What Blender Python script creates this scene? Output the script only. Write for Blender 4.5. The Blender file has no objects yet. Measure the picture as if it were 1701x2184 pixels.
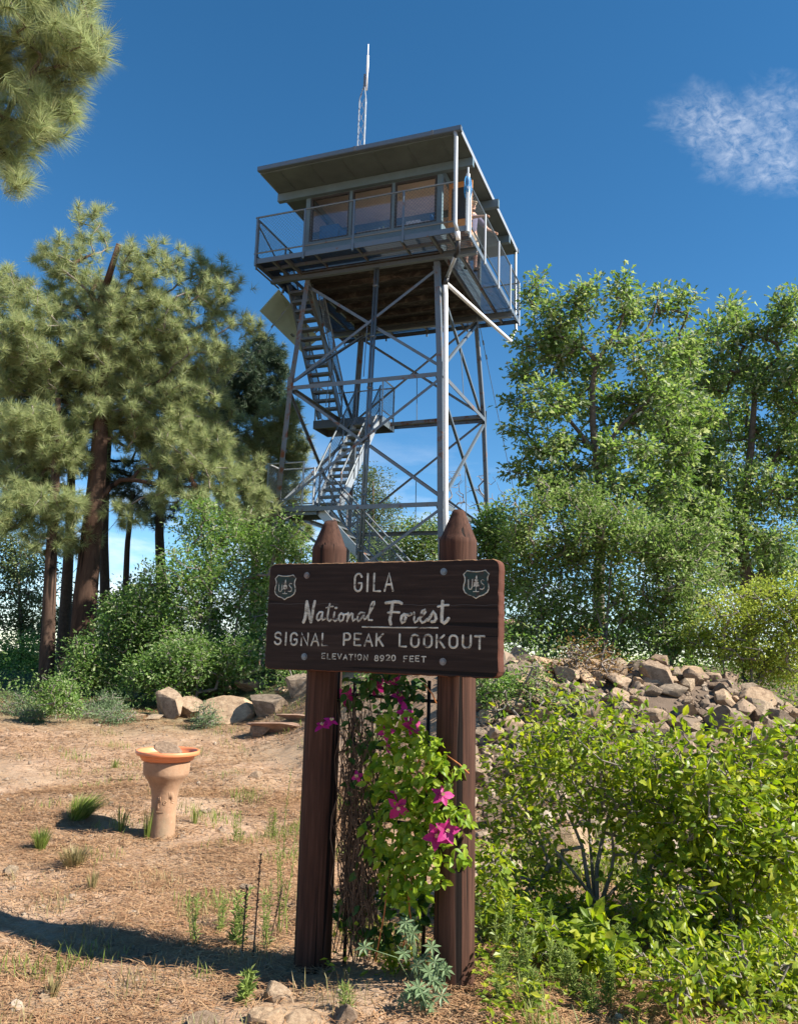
import bpy, bmesh, math, random
import numpy as np
from mathutils import Vector, Matrix

SC = bpy.context.scene
COL = SC.collection
R = math.radians
rng = np.random.default_rng(7)
random.seed(7)

# ------------------------------------------------------------------ camera
CAM = np.array([0.0, 0.0, 1.6])
FOC, PITCH, ROLL, IW, IH = 1729.0, 0.1708, 0.0303, 1701.0, 2184.0
_r = np.array([1.0, 0, 0]); _u = np.array([0, -math.sin(PITCH), math.cos(PITCH)])
FWD = np.array([0, math.cos(PITCH), math.sin(PITCH)])
RGT = _r * math.cos(ROLL) + _u * math.sin(ROLL)
UPV = -_r * math.sin(ROLL) + _u * math.cos(ROLL)
cam = bpy.data.cameras.new('camera')
cam.sensor_fit = 'VERTICAL'; cam.sensor_height = 36.0; cam.lens = FOC / IH * 36.0
cam.clip_start = 0.05; cam.clip_end = 20000
cam_o = bpy.data.objects.new('camera', cam); COL.objects.link(cam_o)
Mx = Matrix.Identity(4)
for i in range(3):
    Mx[i][0] = RGT[i]; Mx[i][1] = UPV[i]; Mx[i][2] = -FWD[i]; Mx[i][3] = CAM[i]
cam_o.matrix_world = Mx
SC.camera = cam_o

# ------------------------------------------------------------------ world
SUN_EL, SUN_AZ = R(41.5), R(108)
world = bpy.data.worlds.new('World'); SC.world = world; world.use_nodes = True
wt = world.node_tree; wt.nodes.clear()
def wn(t, **k):
    n = wt.nodes.new(t)
    for a, b in k.items(): setattr(n, a, b)
    return n
sky = wn('ShaderNodeTexSky', sky_type='NISHITA', sun_disc=False, sun_elevation=SUN_EL, sun_rotation=SUN_AZ,
         altitude=2700.0, air_density=1.0, dust_density=0.25, ozone_density=1.2)
hsv = wn('ShaderNodeHueSaturation'); hsv.inputs['Saturation'].default_value = 1.30
hsv.inputs['Value'].default_value = 1.0; hsv.inputs['Hue'].default_value = 0.493
wt.links.new(sky.outputs[0], hsv.inputs['Color'])
tc = wn('ShaderNodeTexCoord')
def wmath(op, a, b=None, c=None, clamp=False):
    n = wn('ShaderNodeMath', operation=op, use_clamp=clamp)
    for i, v in enumerate((a, b, c)):
        if v is None: continue
        if isinstance(v, (int, float)): n.inputs[i].default_value = v
        else: wt.links.new(v, n.inputs[i])
    return n.outputs[0]
def nrm_(v): return np.asarray(v) / np.linalg.norm(v)
def wdot(d):
    n = wn('ShaderNodeVectorMath', operation='DOT_PRODUCT')
    wt.links.new(tc.outputs['Generated'], n.inputs[0]); n.inputs[1].default_value = tuple(d)
    return n.outputs['Value']
def ray(px, py):
    d = RGT * (px - IW / 2) / FOC - UPV * (py - IH / 2) / FOC + FWD
    return d / np.linalg.norm(d)
def wnoise(scale, detail, rough, vec, dist=0.0):
    n = wn('ShaderNodeTexNoise'); n.inputs['Scale'].default_value = scale; n.inputs['Detail'].default_value = detail
    n.inputs['Roughness'].default_value = rough; n.inputs['Distortion'].default_value = dist
    wt.links.new(vec, n.inputs['Vector']); return n.outputs['Fac']
mp = wn('ShaderNodeMapping'); mp.inputs['Scale'].default_value = (1.0, 1.0, 2.0); mp.inputs['Rotation'].default_value = (0.2, 0.5, 0.3)
wt.links.new(tc.outputs['Generated'], mp.inputs[0])
# high thin wisp of cloud, upper right: an oblong patch of fine streaks
cc = ray(1635, 290); ca = nrm_(np.cross(cc, [0, 0, 1.0])); cb = np.cross(ca, cc)
ca, cb = ca * math.cos(-0.3) + cb * math.sin(-0.3), cb * math.cos(-0.3) - ca * math.sin(-0.3)
uu, vv = wdot(ca), wdot(cb)
e2 = wmath('ADD', wmath('POWER', wmath('DIVIDE', uu, 0.125), 2.0), wmath('POWER', wmath('DIVIDE', vv, 0.060), 2.0))
cmb = wn('ShaderNodeCombineXYZ'); wt.links.new(uu, cmb.inputs[0]); wt.links.new(wmath('MULTIPLY', vv, 1.35), cmb.inputs[1])
big = wnoise(15.0, 4, 0.6, cmb.outputs[0], 0.8); fine = wnoise(78.0, 6, 0.66, cmb.outputs[0], 0.5)
edge = wmath('SUBTRACT', wmath('MULTIPLY_ADD', big, 2.6, -0.35), e2, None, True)
c1 = wmath('MULTIPLY', wmath('POWER', edge, 1.3), wmath('MULTIPLY_ADD', fine, 2.0, -0.62, True))
c1 = wmath('MULTIPLY', wmath('MULTIPLY', c1, wmath('GREATER_THAN', wdot(cc), 0.5)), 0.42)
# cumulus low above the horizon
sep = wn('ShaderNodeSeparateXYZ'); wt.links.new(tc.outputs['Generated'], sep.inputs[0])
mp2 = wn('ShaderNodeMapping'); mp2.inputs['Scale'].default_value = (1.0, 1.0, 3.2)
wt.links.new(tc.outputs['Generated'], mp2.inputs[0])
lown = wnoise(6.0, 6, 0.58, mp2.outputs[0], 0.2)
mr2 = wn('ShaderNodeMapRange', interpolation_type='SMOOTHSTEP'); wt.links.new(sep.outputs[2], mr2.inputs[0])
mr2.inputs[1].default_value = 0.30; mr2.inputs[2].default_value = 0.06
c2 = wmath('MULTIPLY', mr2.outputs[0], wmath('MULTIPLY_ADD', lown, 4.2, -1.95, True))
cl = wmath('MAXIMUM', c1, wmath('MULTIPLY', c2, 0.85), None, True)
mixc = wn('ShaderNodeMix', data_type='RGBA'); wt.links.new(cl, mixc.inputs['Factor'])
wt.links.new(hsv.outputs[0], mixc.inputs['A']); mixc.inputs['B'].default_value = (7.6, 7.7, 7.9, 1)
bg = wn('ShaderNodeBackground'); bg.inputs['Strength'].default_value = 0.071
wt.links.new(mixc.outputs['Result'], bg.inputs['Color'])
wo = wn('ShaderNodeOutputWorld'); wt.links.new(bg.outputs[0], wo.inputs['Surface'])

# ------------------------------------------------------------------ sun
SUN = np.array([math.sin(SUN_AZ) * math.cos(SUN_EL), math.cos(SUN_AZ) * math.cos(SUN_EL), math.sin(SUN_EL)])
sl = bpy.data.lights.new('sun', 'SUN'); sl.energy = 4.6; sl.angle = R(0.53); sl.color = (1.0, 0.93, 0.82)
so = bpy.data.objects.new('sun', sl); COL.objects.link(so)
so.rotation_euler = Vector(SUN).to_track_quat('Z', 'Y').to_euler(); so.location = Vector(SUN) * 60
SC.view_settings.view_transform = 'Standard'; SC.view_settings.look = 'None'
SC.view_settings.exposure = 1.4; SC.view_settings.gamma = 1.0
SC.render.engine = 'CYCLES'
cy = SC.cycles
cy.max_bounces = 6; cy.diffuse_bounces = 3; cy.glossy_bounces = 2; cy.transmission_bounces = 4; cy.transparent_max_bounces = 10
cy.caustics_reflective = False; cy.caustics_refractive = False
cy.use_denoising = True; cy.denoising_input_passes = 'RGB_ALBEDO_NORMAL'; cy.denoising_prefilter = 'ACCURATE'

# ------------------------------------------------------------------ helpers
def link(o, parent=None):
    COL.objects.link(o)
    if parent is not None: o.parent = parent
    return o
def tag(o, label=None, cat=None, group=None, kind=None):
    if label: o['label'] = label
    if cat: o['category'] = cat
    if group: o['group'] = group
    if kind: o['kind'] = kind
    return o
def empty(name, loc=(0, 0, 0), rz=0.0):
    o = bpy.data.objects.new(name, None); o.empty_display_size = 0.2
    o.location = tuple(float(v) for v in loc); o.rotation_euler = (0, 0, rz); COL.objects.link(o); return o

class Geo:
    """collects arrays of vertices and tri / quad faces; build() links them as ONE mesh object"""
    def __init__(self): self.V = []; self.F = []; self.n = 0
    def add(self, v, f, mi=0):
        v = np.asarray(v, float).reshape(-1, 3); f = np.asarray(f, int)
        if len(v) == 0 or len(f) == 0: return
        self.V.append(v); self.F.append((f + self.n, mi)); self.n += len(v)
    def mesh(self, name, mats, smooth=False, off=(0, 0, 0)):
        me = bpy.data.meshes.new(name)
        V = np.concatenate(self.V) - np.asarray(off, float)
        me.vertices.add(len(V)); me.vertices.foreach_set('co', V.astype(np.float32).ravel())
        loops = np.concatenate([f.ravel() for f, _ in self.F])
        tot = np.concatenate([np.full(len(f), f.shape[1]) for f, _ in self.F])
        mi = np.concatenate([np.full(len(f), m) for f, m in self.F])
        st = np.concatenate([[0], np.cumsum(tot)[:-1]])
        me.loops.add(len(loops)); me.loops.foreach_set('vertex_index', loops.astype(np.int32))
        me.polygons.add(len(tot)); me.polygons.foreach_set('loop_start', st.astype(np.int32))
        me.polygons.foreach_set('loop_total', tot.astype(np.int32))
        if not isinstance(mats, (list, tuple)): mats = [mats]
        for m in mats: me.materials.append(m)
        me.polygons.foreach_set('material_index', mi.astype(np.int32))
        me.polygons.foreach_set('use_smooth', np.full(len(tot), bool(smooth)))
        me.update(calc_edges=True); me.validate()
        return me
    def build(self, name, mats, parent=None, smooth=False, off=(0, 0, 0)):
        return link(bpy.data.objects.new(name, self.mesh(name, mats, smooth, off)), parent)

def nrm(v):
    v = np.asarray(v, float); return v / np.maximum(np.linalg.norm(v, axis=-1, keepdims=True), 1e-9)
def perp(d):
    d = nrm(d); a = np.zeros_like(d); m = np.abs(d[..., 2]) < 0.9; a[m] = (0, 0, 1); a[~m] = (1, 0, 0)
    x = nrm(np.cross(d, a)); return x, np.cross(d, x)
BOXF = [[0, 3, 2, 1], [4, 5, 6, 7], [0, 1, 5, 4], [1, 2, 6, 5], [2, 3, 7, 6], [3, 0, 4, 7]]
def box(g, lo, hi, mi=0):
    x0, y0, z0 = lo; x1, y1, z1 = hi
    g.add([[x0, y0, z0], [x1, y0, z0], [x1, y1, z0], [x0, y1, z0], [x0, y0, z1], [x1, y0, z1], [x1, y1, z1], [x0, y1, z1]], BOXF, mi)
def bar(g, p, q, w, h, up=(0, 0, 1), mi=0, off=(0, 0)):
    """rectangular bar from p to q; w across, h along up"""
    p = np.asarray(p, float); q = np.asarray(q, float); d = nrm(q - p); up = np.asarray(up, float)
    s = np.cross(d, up)
    if np.linalg.norm(s) < 1e-4: s = np.cross(d, [1.0, 0, 0])
    s = nrm(s); t = np.cross(s, d)
    vs = []
    for c in (p, q):
        c = c + s * off[0] + t * off[1]
        for a, b in ((-1, -1), (1, -1), (1, 1), (-1, 1)): vs.append(c + s * a * w / 2 + t * b * h / 2)
    g.add(vs, [[0, 1, 2, 3], [4, 7, 6, 5], [0, 4, 5, 1], [1, 5, 6, 2], [2, 6, 7, 3], [3, 7, 4, 0]], mi)
def angle(g, p, q, d1, d2, w, t=0.012, mi=0):
    """rolled steel angle section along p-q with flanges along d1 and d2"""
    p = np.asarray(p, float); q = np.asarray(q, float); d1 = nrm(d1); d2 = nrm(d2)
    sec = [(0, 0), (w, 0), (w, t), (t, t), (t, w), (0, w)]
    vs = [c + d1 * a + d2 * b for c in (p, q) for a, b in sec]
    g.add(vs, [[i, (i + 1) % 6, (i + 1) % 6 + 6, i + 6] for i in range(6)], mi)
    g.add(vs, [[0, 1, 2, 3], [0, 3, 4, 5], [6, 9, 8, 7], [6, 11, 10, 9]], mi)
def tube(g, path, rad, n=8, mi=0, cap=True, flat=None):
    P = np.asarray(path, float); m = len(P)
    rad = np.broadcast_to(np.asarray(rad, float), (m,))
    T = np.gradient(P, axis=0); T = nrm(T)
    x, y = perp(T[0]); vs = []
    a = np.linspace(0, 2 * np.pi, n, endpoint=False)
    for i in range(m):
        x = nrm(x - T[i] * np.dot(x, T[i])); y = np.cross(T[i], x)
        vs.append(P[i] + rad[i] * (np.cos(a)[:, None] * x + np.sin(a)[:, None] * y))
    V = np.concatenate(vs)
    k = np.arange(n); F = []
    for i in range(m - 1): F.append(np.stack([i * n + k, i * n + (k + 1) % n, (i + 1) * n + (k + 1) % n, (i + 1) * n + k], 1))
    if cap:
        V = np.concatenate([V, P[:1], P[-1:]])
        g.add(V, np.concatenate(F), mi)
        base = g.n - len(V)
        c0 = np.stack([np.full(n, m * n), (k + 1) % n, k], 1); c1 = np.stack([np.full(n, m * n + 1), (m - 1) * n + k, (m - 1) * n + (k + 1) % n], 1)
        g.F.append((np.concatenate([c0, c1]) + base, mi))
    else: g.add(V, np.concatenate(F), mi)
def frusta(g, P0, P1, r0, r1, n=5, mi=0):
    P0 = np.asarray(P0, float); P1 = np.asarray(P1, float)
    if len(P0) == 0: return
    x, y = perp(P1 - P0); a = np.linspace(0, 2 * np.pi, n, endpoint=False)
    ring = np.cos(a)[None, :, None] * x[:, None] + np.sin(a)[None, :, None] * y[:, None]
    A = P0[:, None] + ring * np.asarray(r0)[:, None, None]; B = P1[:, None] + ring * np.asarray(r1)[:, None, None]
    V = np.concatenate([A, B], 1).reshape(-1, 3); k = np.arange(n)
    f = np.stack([k, (k + 1) % n, (k + 1) % n + n, k + n], 1)
    F = (np.arange(len(P0)) * 2 * n)[:, None, None] + f[None]
    g.add(V, F.reshape(-1, 4), mi)
def lathe(g, prof, n=32, mi=0, c=(0, 0)):
    prof = np.asarray(prof, float); a = np.linspace(0, 2 * np.pi, n, endpoint=False)
    V = np.concatenate([np.stack([c[0] + r * np.cos(a), c[1] + r * np.sin(a), np.full(n, z)], 1) for r, z in prof])
    k = np.arange(n)
    F = np.concatenate([np.stack([i * n + k, i * n + (k + 1) % n, (i + 1) * n + (k + 1) % n, (i + 1) * n + k], 1) for i in range(len(prof) - 1)])
    g.add(V, F, mi)
def grid_sphere(g, c, r, n=12, m=8, mi=0):
    prof = [(max(1e-4, math.sin(math.pi * i / m)), -math.cos(math.pi * i / m)) for i in range(m + 1)]
    gg = Geo(); lathe(gg, prof, n); V = np.concatenate(gg.V) * np.asarray(r) + np.asarray(c); g.add(V, gg.F[0][0], mi)

# --------------------------------------------------------------- materials
def mat(name):
    m = bpy.data.materials.new(name); m.use_nodes = True; nt = m.node_tree
    return m, nt, nt.nodes['Principled BSDF']
def N(nt, t, ins=None, **k):
    n = nt.nodes.new(t)
    for a, b in k.items(): setattr(n, a, b)
    for a, b in (ins or {}).items():
        if hasattr(b, 'links') or hasattr(b, 'is_linked'): nt.links.new(b, n.inputs[a])
        else: n.inputs[a].default_value = b
    return n
def noise(nt, scale, detail=4, rough=0.55, stretch=None, dist=0.0, coord='Object', out='Fac'):
    t = N(nt, 'ShaderNodeTexCoord'); v = t.outputs[coord]
    if stretch: v = N(nt, 'ShaderNodeMapping', {'Vector': v, 'Scale': stretch}).outputs[0]
    return N(nt, 'ShaderNodeTexNoise', {'Vector': v, 'Scale': scale, 'Detail': detail, 'Roughness': rough, 'Distortion': dist}).outputs[out]
def ramp(nt, fac, stops):
    n = N(nt, 'ShaderNodeValToRGB', {'Fac': fac}); e = n.color_ramp.elements
    while len(e) < len(stops): e.new(0.5)
    for i, (p, c) in enumerate(stops):
        e[i].position = p
        e[i].color = (c[0], c[1], c[2], 1) if isinstance(c, (tuple, list)) else (c, c, c, 1)
    return n.outputs[0]
def mixc_(nt, f, a, b, mode='MIX'):
    n = N(nt, 'ShaderNodeMix', data_type='RGBA', blend_type=mode)
    for nm, v in (('Factor', f), ('A', a), ('B', b)):
        if hasattr(v, 'is_linked'): nt.links.new(v, n.inputs[nm])
        else: n.inputs[nm].default_value = v if nm == 'Factor' else (v[0], v[1], v[2], 1)
    return n.outputs['Result']
def bump(nt, b, h, strength=0.4, dist=0.01):
    n = N(nt, 'ShaderNodeBump', {'Height': h, 'Strength': strength, 'Distance': dist}); nt.links.new(n.outputs[0], b.inputs['Normal'])
def plain(name, col, rough=0.6, metal=0.0, var=0.25, scale=8.0, bmp=0.0):
    m, nt, b = mat(name)
    f = noise(nt, scale, 5, 0.6)
    lo = tuple(c * (1 - var) for c in col); hi = tuple(min(1, c * (1 + var)) for c in col)
    nt.links.new(ramp(nt, f, [(0.3, lo), (0.7, hi)]), b.inputs['Base Color'])
    b.inputs['Roughness'].default_value = rough; b.inputs['Metallic'].default_value = metal
    if bmp: bump(nt, b, f, bmp, 0.01)
    return m
def steel(name, col, rust=0.0, rough=0.5, metal=0.55):
    m, nt, b = mat(name)
    f = noise(nt, 5.0, 6, 0.65); f2 = noise(nt, 38.0, 3, 0.6)
    base = mixc_(nt, f2, tuple(c * 0.82 for c in col), tuple(min(1, c * 1.15) for c in col))
    rf = ramp(nt, f, [(0.62 - 0.45 * rust, 0.0), (0.74 - 0.40 * rust, 1.0)])
    nt.links.new(mixc_(nt, rf, base, (0.17, 0.062, 0.024)), b.inputs['Base Color'])
    nt.links.new(ramp(nt, rf, [(0, metal), (1, 0.05)]), b.inputs['Metallic'])
    nt.links.new(ramp(nt, rf, [(0, rough), (1, 0.9)]), b.inputs['Roughness'])
    return m
def leafmat(name, cols, trans=0.35, tcol=None, rough=0.5, spec=0.35, vary=0.25):
    """leaf surface: colour differs from leaf to leaf, light passes through"""
    m, nt, b = mat(name)
    rnd = N(nt, 'ShaderNodeNewGeometry').outputs['Random Per Island']
    k = len(cols)
    c = ramp(nt, rnd, [(i / max(1, k - 1), cc) for i, cc in enumerate(cols)])
    f = noise(nt, 1.1, 2, 0.5)
    c = mixc_(nt, 1.0, c, ramp(nt, f, [(0.3, 1 - vary), (0.7, 1.0)]), 'MULTIPLY')
    nt.links.new(c, b.inputs['Base Color'])
    b.inputs['Roughness'].default_value = rough; b.inputs['Specular IOR Level'].default_value = spec
    tr = N(nt, 'ShaderNodeBsdfTranslucent')
    if tcol: nt.links.new(mixc_(nt, 1.0, c, tcol, 'MULTIPLY'), tr.inputs['Color'])
    else: nt.links.new(c, tr.inputs['Color'])
    mx = N(nt, 'ShaderNodeMixShader', {0: trans, 1: b.outputs[0], 2: tr.outputs[0]})
    nt.links.new(mx.outputs[0], nt.nodes['Material Output'].inputs['Surface'])
    return m

M = {}
M['galv'] = steel('galvanised_steel', (0.15, 0.185, 0.215), 0.02)
M['galv_old'] = steel('weathered_steel', (0.17, 0.195, 0.215), 0.12)
M['grating'] = steel('dark_grating_steel', (0.05, 0.058, 0.065), 0.03)
M['galv_rust'] = steel('rusty_steel', (0.18, 0.185, 0.19), 0.27)
M['galv_pale'] = steel('pale_galvanised', (0.42, 0.45, 0.47), 0.0, 0.45)
M['pvc'] = plain('white_plastic_pipe', (0.80, 0.79, 0.78), 0.4, 0, 0.06)
M['black'] = plain('black_rubber', (0.02, 0.02, 0.022), 0.5)
M['soffit'] = plain('grey_green_soffit', (0.085, 0.115, 0.12), 0.75, 0, 0.18, 2.0)
M['panel'] = plain('pale_green_board', (0.30, 0.40, 0.36), 0.7, 0, 0.14, 2.5)
M['cabwall'] = plain('grey_painted_metal', (0.115, 0.175, 0.21), 0.5, 0.15, 0.12, 3.0)
M['frame_dark'] = plain('dark_window_frame', (0.035, 0.032, 0.03), 0.5, 0, 0.2)
M['ceiling'] = plain('warm_wood_ceiling', (0.74, 0.60, 0.50), 0.6, 0, 0.12, 3.0)
M['wood_warm'] = plain('orange_stained_wood', (0.55, 0.25, 0.08), 0.5, 0, 0.2, 6.0)
M['cabfloor_in'] = plain('pale_lino_floor', (0.62, 0.58, 0.52), 0.5, 0, 0.1)
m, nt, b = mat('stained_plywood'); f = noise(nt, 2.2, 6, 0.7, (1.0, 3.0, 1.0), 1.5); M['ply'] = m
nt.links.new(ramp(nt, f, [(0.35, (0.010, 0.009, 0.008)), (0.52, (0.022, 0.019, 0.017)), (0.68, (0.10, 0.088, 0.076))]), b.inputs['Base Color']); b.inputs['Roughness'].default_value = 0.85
m, nt, b = mat('window_glass'); M['glass'] = m
tr = N(nt, 'ShaderNodeBsdfTransparent', {'Color': (0.92, 0.94, 0.93, 1)}); gl = N(nt, 'ShaderNodeBsdfGlossy', {'Roughness': 0.02, 'Color': (0.9, 0.93, 1, 1)})
fr = N(nt, 'ShaderNodeMath', {0: N(nt, 'ShaderNodeFresnel', {'IOR': 1.5}).outputs[0], 1: 0.14}, operation='ADD'); mx = N(nt, 'ShaderNodeMixShader', {0: fr.outputs[0], 1: tr.outputs[0], 2: gl.outputs[0]})
nt.links.new(mx.outputs[0], nt.nodes['Material Output'].inputs['Surface'])

def woodmat(name, dark, mid, light, grain=(1.0, 1.0, 0.05), sc=22.0, rough=0.8, crack=0.6):
    m, nt, b = mat(name)
    g1 = noise(nt, sc, 6, 0.65, grain, 0.6); g2 = noise(nt, 2.3, 3, 0.5)
    c = ramp(nt, g1, [(0.28, dark), (0.5, mid), (0.75, light)])
    c = mixc_(nt, ramp(nt, g2, [(0.35, 0.0), (0.7, 0.55)]), c, tuple(0.5 * (a + b_) for a, b_ in zip(mid, dark)))
    wv = noise(nt, sc * 0.55, 2, 0.4, tuple(v * (1 if v > 0.5 else 0.4) for v in grain), 0.4)
    cr = ramp(nt, wv, [(0.345, 0.0), (0.38, 1.0)])
    c = mixc_(nt, cr, tuple(v * 0.35 for v in dark), c)
    nt.links.new(c, b.inputs['Base Color']); b.inputs['Roughness'].default_value = rough
    h = mixc_(nt, 0.5, g1, cr); bump(nt, b, h, crack, 0.006)
    b.inputs['Specular IOR Level'].default_value = 0.25
    return m
M['board'] = woodmat('dark_stained_board', (0.010, 0.006, 0.005), (0.024, 0.0145, 0.011), (0.055, 0.037, 0.029), (0.05, 1.0, 1.0), 45)
M['board_edge'] = woodmat('red_brown_board_edge', (0.05, 0.017, 0.010), (0.10, 0.034, 0.020), (0.15, 0.06, 0.036), (1.0, 0.05, 0.05), 26)
M['board_top'] = plain('mossy_board_top', (0.16, 0.085, 0.04), 0.95, 0, 0.5, 30, 0.8)
M['post'] = woodmat('red_brown_post', (0.020, 0.010, 0.007), (0.058, 0.025, 0.0155), (0.11, 0.053, 0.035), (1.0, 1.0, 0.045), 48, 0.85, 1.0)
m, nt, b = mat('worn_cream_paint'); M['paint'] = m
f = noise(nt, 26, 5, 0.7, (0.35, 1, 1.3)); nt.links.new(ramp(nt, f, [(0.385, (0.05, 0.030, 0.022)), (0.45, (0.36, 0.35, 0.29)), (0.62, (0.56, 0.56, 0.49))]), b.inputs['Base Color']); b.inputs['Roughness'].default_value = 0.8
m, nt, b = mat('worn_green_paint'); M['emblem_green'] = m
f = noise(nt, 24, 4, 0.6); nt.links.new(ramp(nt, f, [(0.38, (0.030, 0.018, 0.014)), (0.55, (0.010, 0.034, 0.030))]), b.inputs['Base Color']); b.inputs['Roughness'].default_value = 0.8

def rockmat(name, a, b_, c_, lich=(0.52, 0.50, 0.42)):
    m, nt, b = mat(name)
    f = noise(nt, 3.2, 8, 0.68); f2 = noise(nt, 17, 4, 0.7)
    c = ramp(nt, f, [(0.3, a), (0.5, b_), (0.72, c_)])
    c = mixc_(nt, ramp(nt, f2, [(0.60, 0.0), (0.68, 0.75)]), c, lich)
    c = mixc_(nt, ramp(nt, noise(nt, 60, 3, 0.6), [(0.35, 0.35), (0.5, 0.0)]), c, tuple(v * 0.4 for v in a))
    oi = N(nt, 'ShaderNodeObjectInfo'); c = mixc_(nt, 1.0, c, ramp(nt, oi.outputs['Random'], [(0, (0.62, 0.58, 0.56)), (0.5, (0.95, 0.93, 0.9)), (1, (1.25, 1.15, 1.0))]), 'MULTIPLY')
    nt.links.new(c, b.inputs['Base Color']); b.inputs['Roughness'].default_value = 0.92; b.inputs['Specular IOR Level'].default_value = 0.2
    bump(nt, b, mixc_(nt, 0.5, f, noise(nt, 30, 5, 0.65)), 0.7, 0.03)
    return m
M['rock_tan'] = rockmat('tan_basalt', (0.17, 0.12, 0.085), (0.35, 0.26, 0.185), (0.50, 0.39, 0.285))
M['rock_grey'] = rockmat('grey_lichen_rock', (0.15, 0.115, 0.085), (0.30, 0.24, 0.18), (0.45, 0.37, 0.285))
M['rock_red'] = rockmat('reddish_flagstone', (0.24, 0.15, 0.11), (0.36, 0.24, 0.18), (0.46, 0.33, 0.26))
M['bark'] = woodmat('pine_bark', (0.028, 0.017, 0.012), (0.075, 0.045, 0.032), (0.15, 0.10, 0.072), (1.0, 1.0, 0.22), 9, 0.95, 1.0)
M['bark_red'] = woodmat('red_pine_bark', (0.028, 0.016, 0.011), (0.075, 0.043, 0.029), (0.14, 0.085, 0.055), (1.0, 1.0, 0.22), 8, 0.95, 1.0)
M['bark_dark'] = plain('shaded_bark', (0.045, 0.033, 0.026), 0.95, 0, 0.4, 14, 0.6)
M['bark_grey'] = plain('grey_bark', (0.20, 0.17, 0.15), 0.9, 0, 0.3, 20, 0.5)
M['bark_oak'] = plain('oak_bark', (0.10, 0.08, 0.065), 0.95, 0, 0.4, 16, 0.6)
M['cut'] = plain('sawn_wood', (0.62, 0.46, 0.30), 0.8, 0, 0.15, 20)
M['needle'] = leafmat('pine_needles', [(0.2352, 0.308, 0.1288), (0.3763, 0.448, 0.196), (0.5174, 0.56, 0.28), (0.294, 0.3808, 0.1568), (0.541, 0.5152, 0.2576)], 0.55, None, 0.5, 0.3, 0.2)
M['needle_shaded'] = leafmat('shaded_pine_needles', [(0.038, 0.0759, 0.0443), (0.0696, 0.1139, 0.0607), (0.1076, 0.1518, 0.0759)], 0.2)  # needles of the rear pines, with the crowns' shade put into the colour
M['needle_pale'] = leafmat('yellow_pine_needles', [(0.2541, 0.319, 0.121), (0.3812, 0.4235, 0.1705), (0.5082, 0.517, 0.253)], 0.42)
M['oak'] = leafmat('oak_leaves', [(0.0989, 0.1855, 0.0578), (0.1758, 0.2781, 0.0872), (0.2526, 0.3523, 0.129), (0.4395, 0.4635, 0.3871)], 0.5, (1.2, 1.25, 0.6))
M['oak_left'] = leafmat('scrub_oak_leaves', [(0.0948, 0.1939, 0.0494), (0.1658, 0.2801, 0.0745), (0.237, 0.3662, 0.104), (0.4267, 0.474, 0.2725)], 0.48, (1.1, 1.25, 0.6))
M['oak_pale'] = leafmat('pale_oak_leaves', [(0.0858, 0.143, 0.0501), (0.1573, 0.2145, 0.0858), (0.2288, 0.286, 0.1287)], 0.35)
M['mahog'] = leafmat('olive_shrub_leaves', [(0.1305, 0.232, 0.0435), (0.203, 0.3262, 0.0653), (0.29, 0.406, 0.1015), (0.377, 0.406, 0.203)], 0.48)
M['yellow'] = leafmat('yellow_green_leaves', [(0.3012, 0.3938, 0.0463), (0.4402, 0.5329, 0.0696), (0.5792, 0.6254, 0.0927)], 0.42)
M['bush'] = leafmat('bright_bush_leaves', [(0.132, 0.2226, 0.0194), (0.2199, 0.3129, 0.0279), (0.3167, 0.3894, 0.0362), (0.4399, 0.459, 0.0487)], 0.5, (1.25, 1.3, 0.4), 0.42, 0.4, 0.2)
M['bush_dark'] = leafmat('deep_green_leaves', [(0.0598, 0.13, 0.0182), (0.1121, 0.195, 0.026), (0.1794, 0.26, 0.0364)], 0.4, (1.2, 1.3, 0.5))
M['weed'] = leafmat('feathery_weed', [(0.2055, 0.299, 0.0655), (0.299, 0.3925, 0.0935), (0.3925, 0.4672, 0.1495)], 0.4)
M['weed_grey'] = leafmat('grey_green_weed', [(0.1719, 0.2645, 0.119), (0.238, 0.3306, 0.1719)], 0.35)
M['grass'] = leafmat('green_grass', [(0.165, 0.253, 0.0385), (0.264, 0.341, 0.066), (0.363, 0.385, 0.132)], 0.5)
M['drygrass'] = leafmat('dry_grass', [(0.30, 0.22, 0.10), (0.38, 0.30, 0.15), (0.22, 0.22, 0.08)], 0.3)
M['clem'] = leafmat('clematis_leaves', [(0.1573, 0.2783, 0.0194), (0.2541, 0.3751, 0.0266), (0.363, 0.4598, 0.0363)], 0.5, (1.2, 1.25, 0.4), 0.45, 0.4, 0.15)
M['clem_shaded'] = leafmat('shaded_clematis_leaves', [(0.042, 0.108, 0.0144), (0.072, 0.156, 0.0192)], 0.4)  # darker copy of the clematis leaves, shade painted into the green
M['dry_stem'] = plain('dry_brown_stems', (0.10, 0.062, 0.038), 0.9, 0, 0.5, 40)
M['red_stem'] = plain('orange_vine_stems', (0.42, 0.15, 0.045), 0.7, 0, 0.3, 30)
M['petal'] = leafmat('magenta_petals', [(0.40, 0.008, 0.15), (0.52, 0.016, 0.21), (0.60, 0.04, 0.28)], 0.4, (1.2, 0.5, 1.0))
M['stamen'] = plain('cream_stamens', (0.75, 0.66, 0.35), 0.7)
M['litter'] = leafmat('fallen_needles', [(0.28, 0.145, 0.075), (0.44, 0.25, 0.13), (0.55, 0.36, 0.20), (0.20, 0.115, 0.07)], 0.15, None, 0.7, 0.2, 0.15)
M['trellis'] = plain('dark_iron', (0.02, 0.016, 0.014), 0.6, 0.4)
M['clay'] = plain('terracotta_clay', (0.31, 0.185, 0.11), 0.85, 0, 0.16, 7, 0.25)
m, nt, b = mat('weathered_terracotta'); M['clay'] = m
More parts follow.
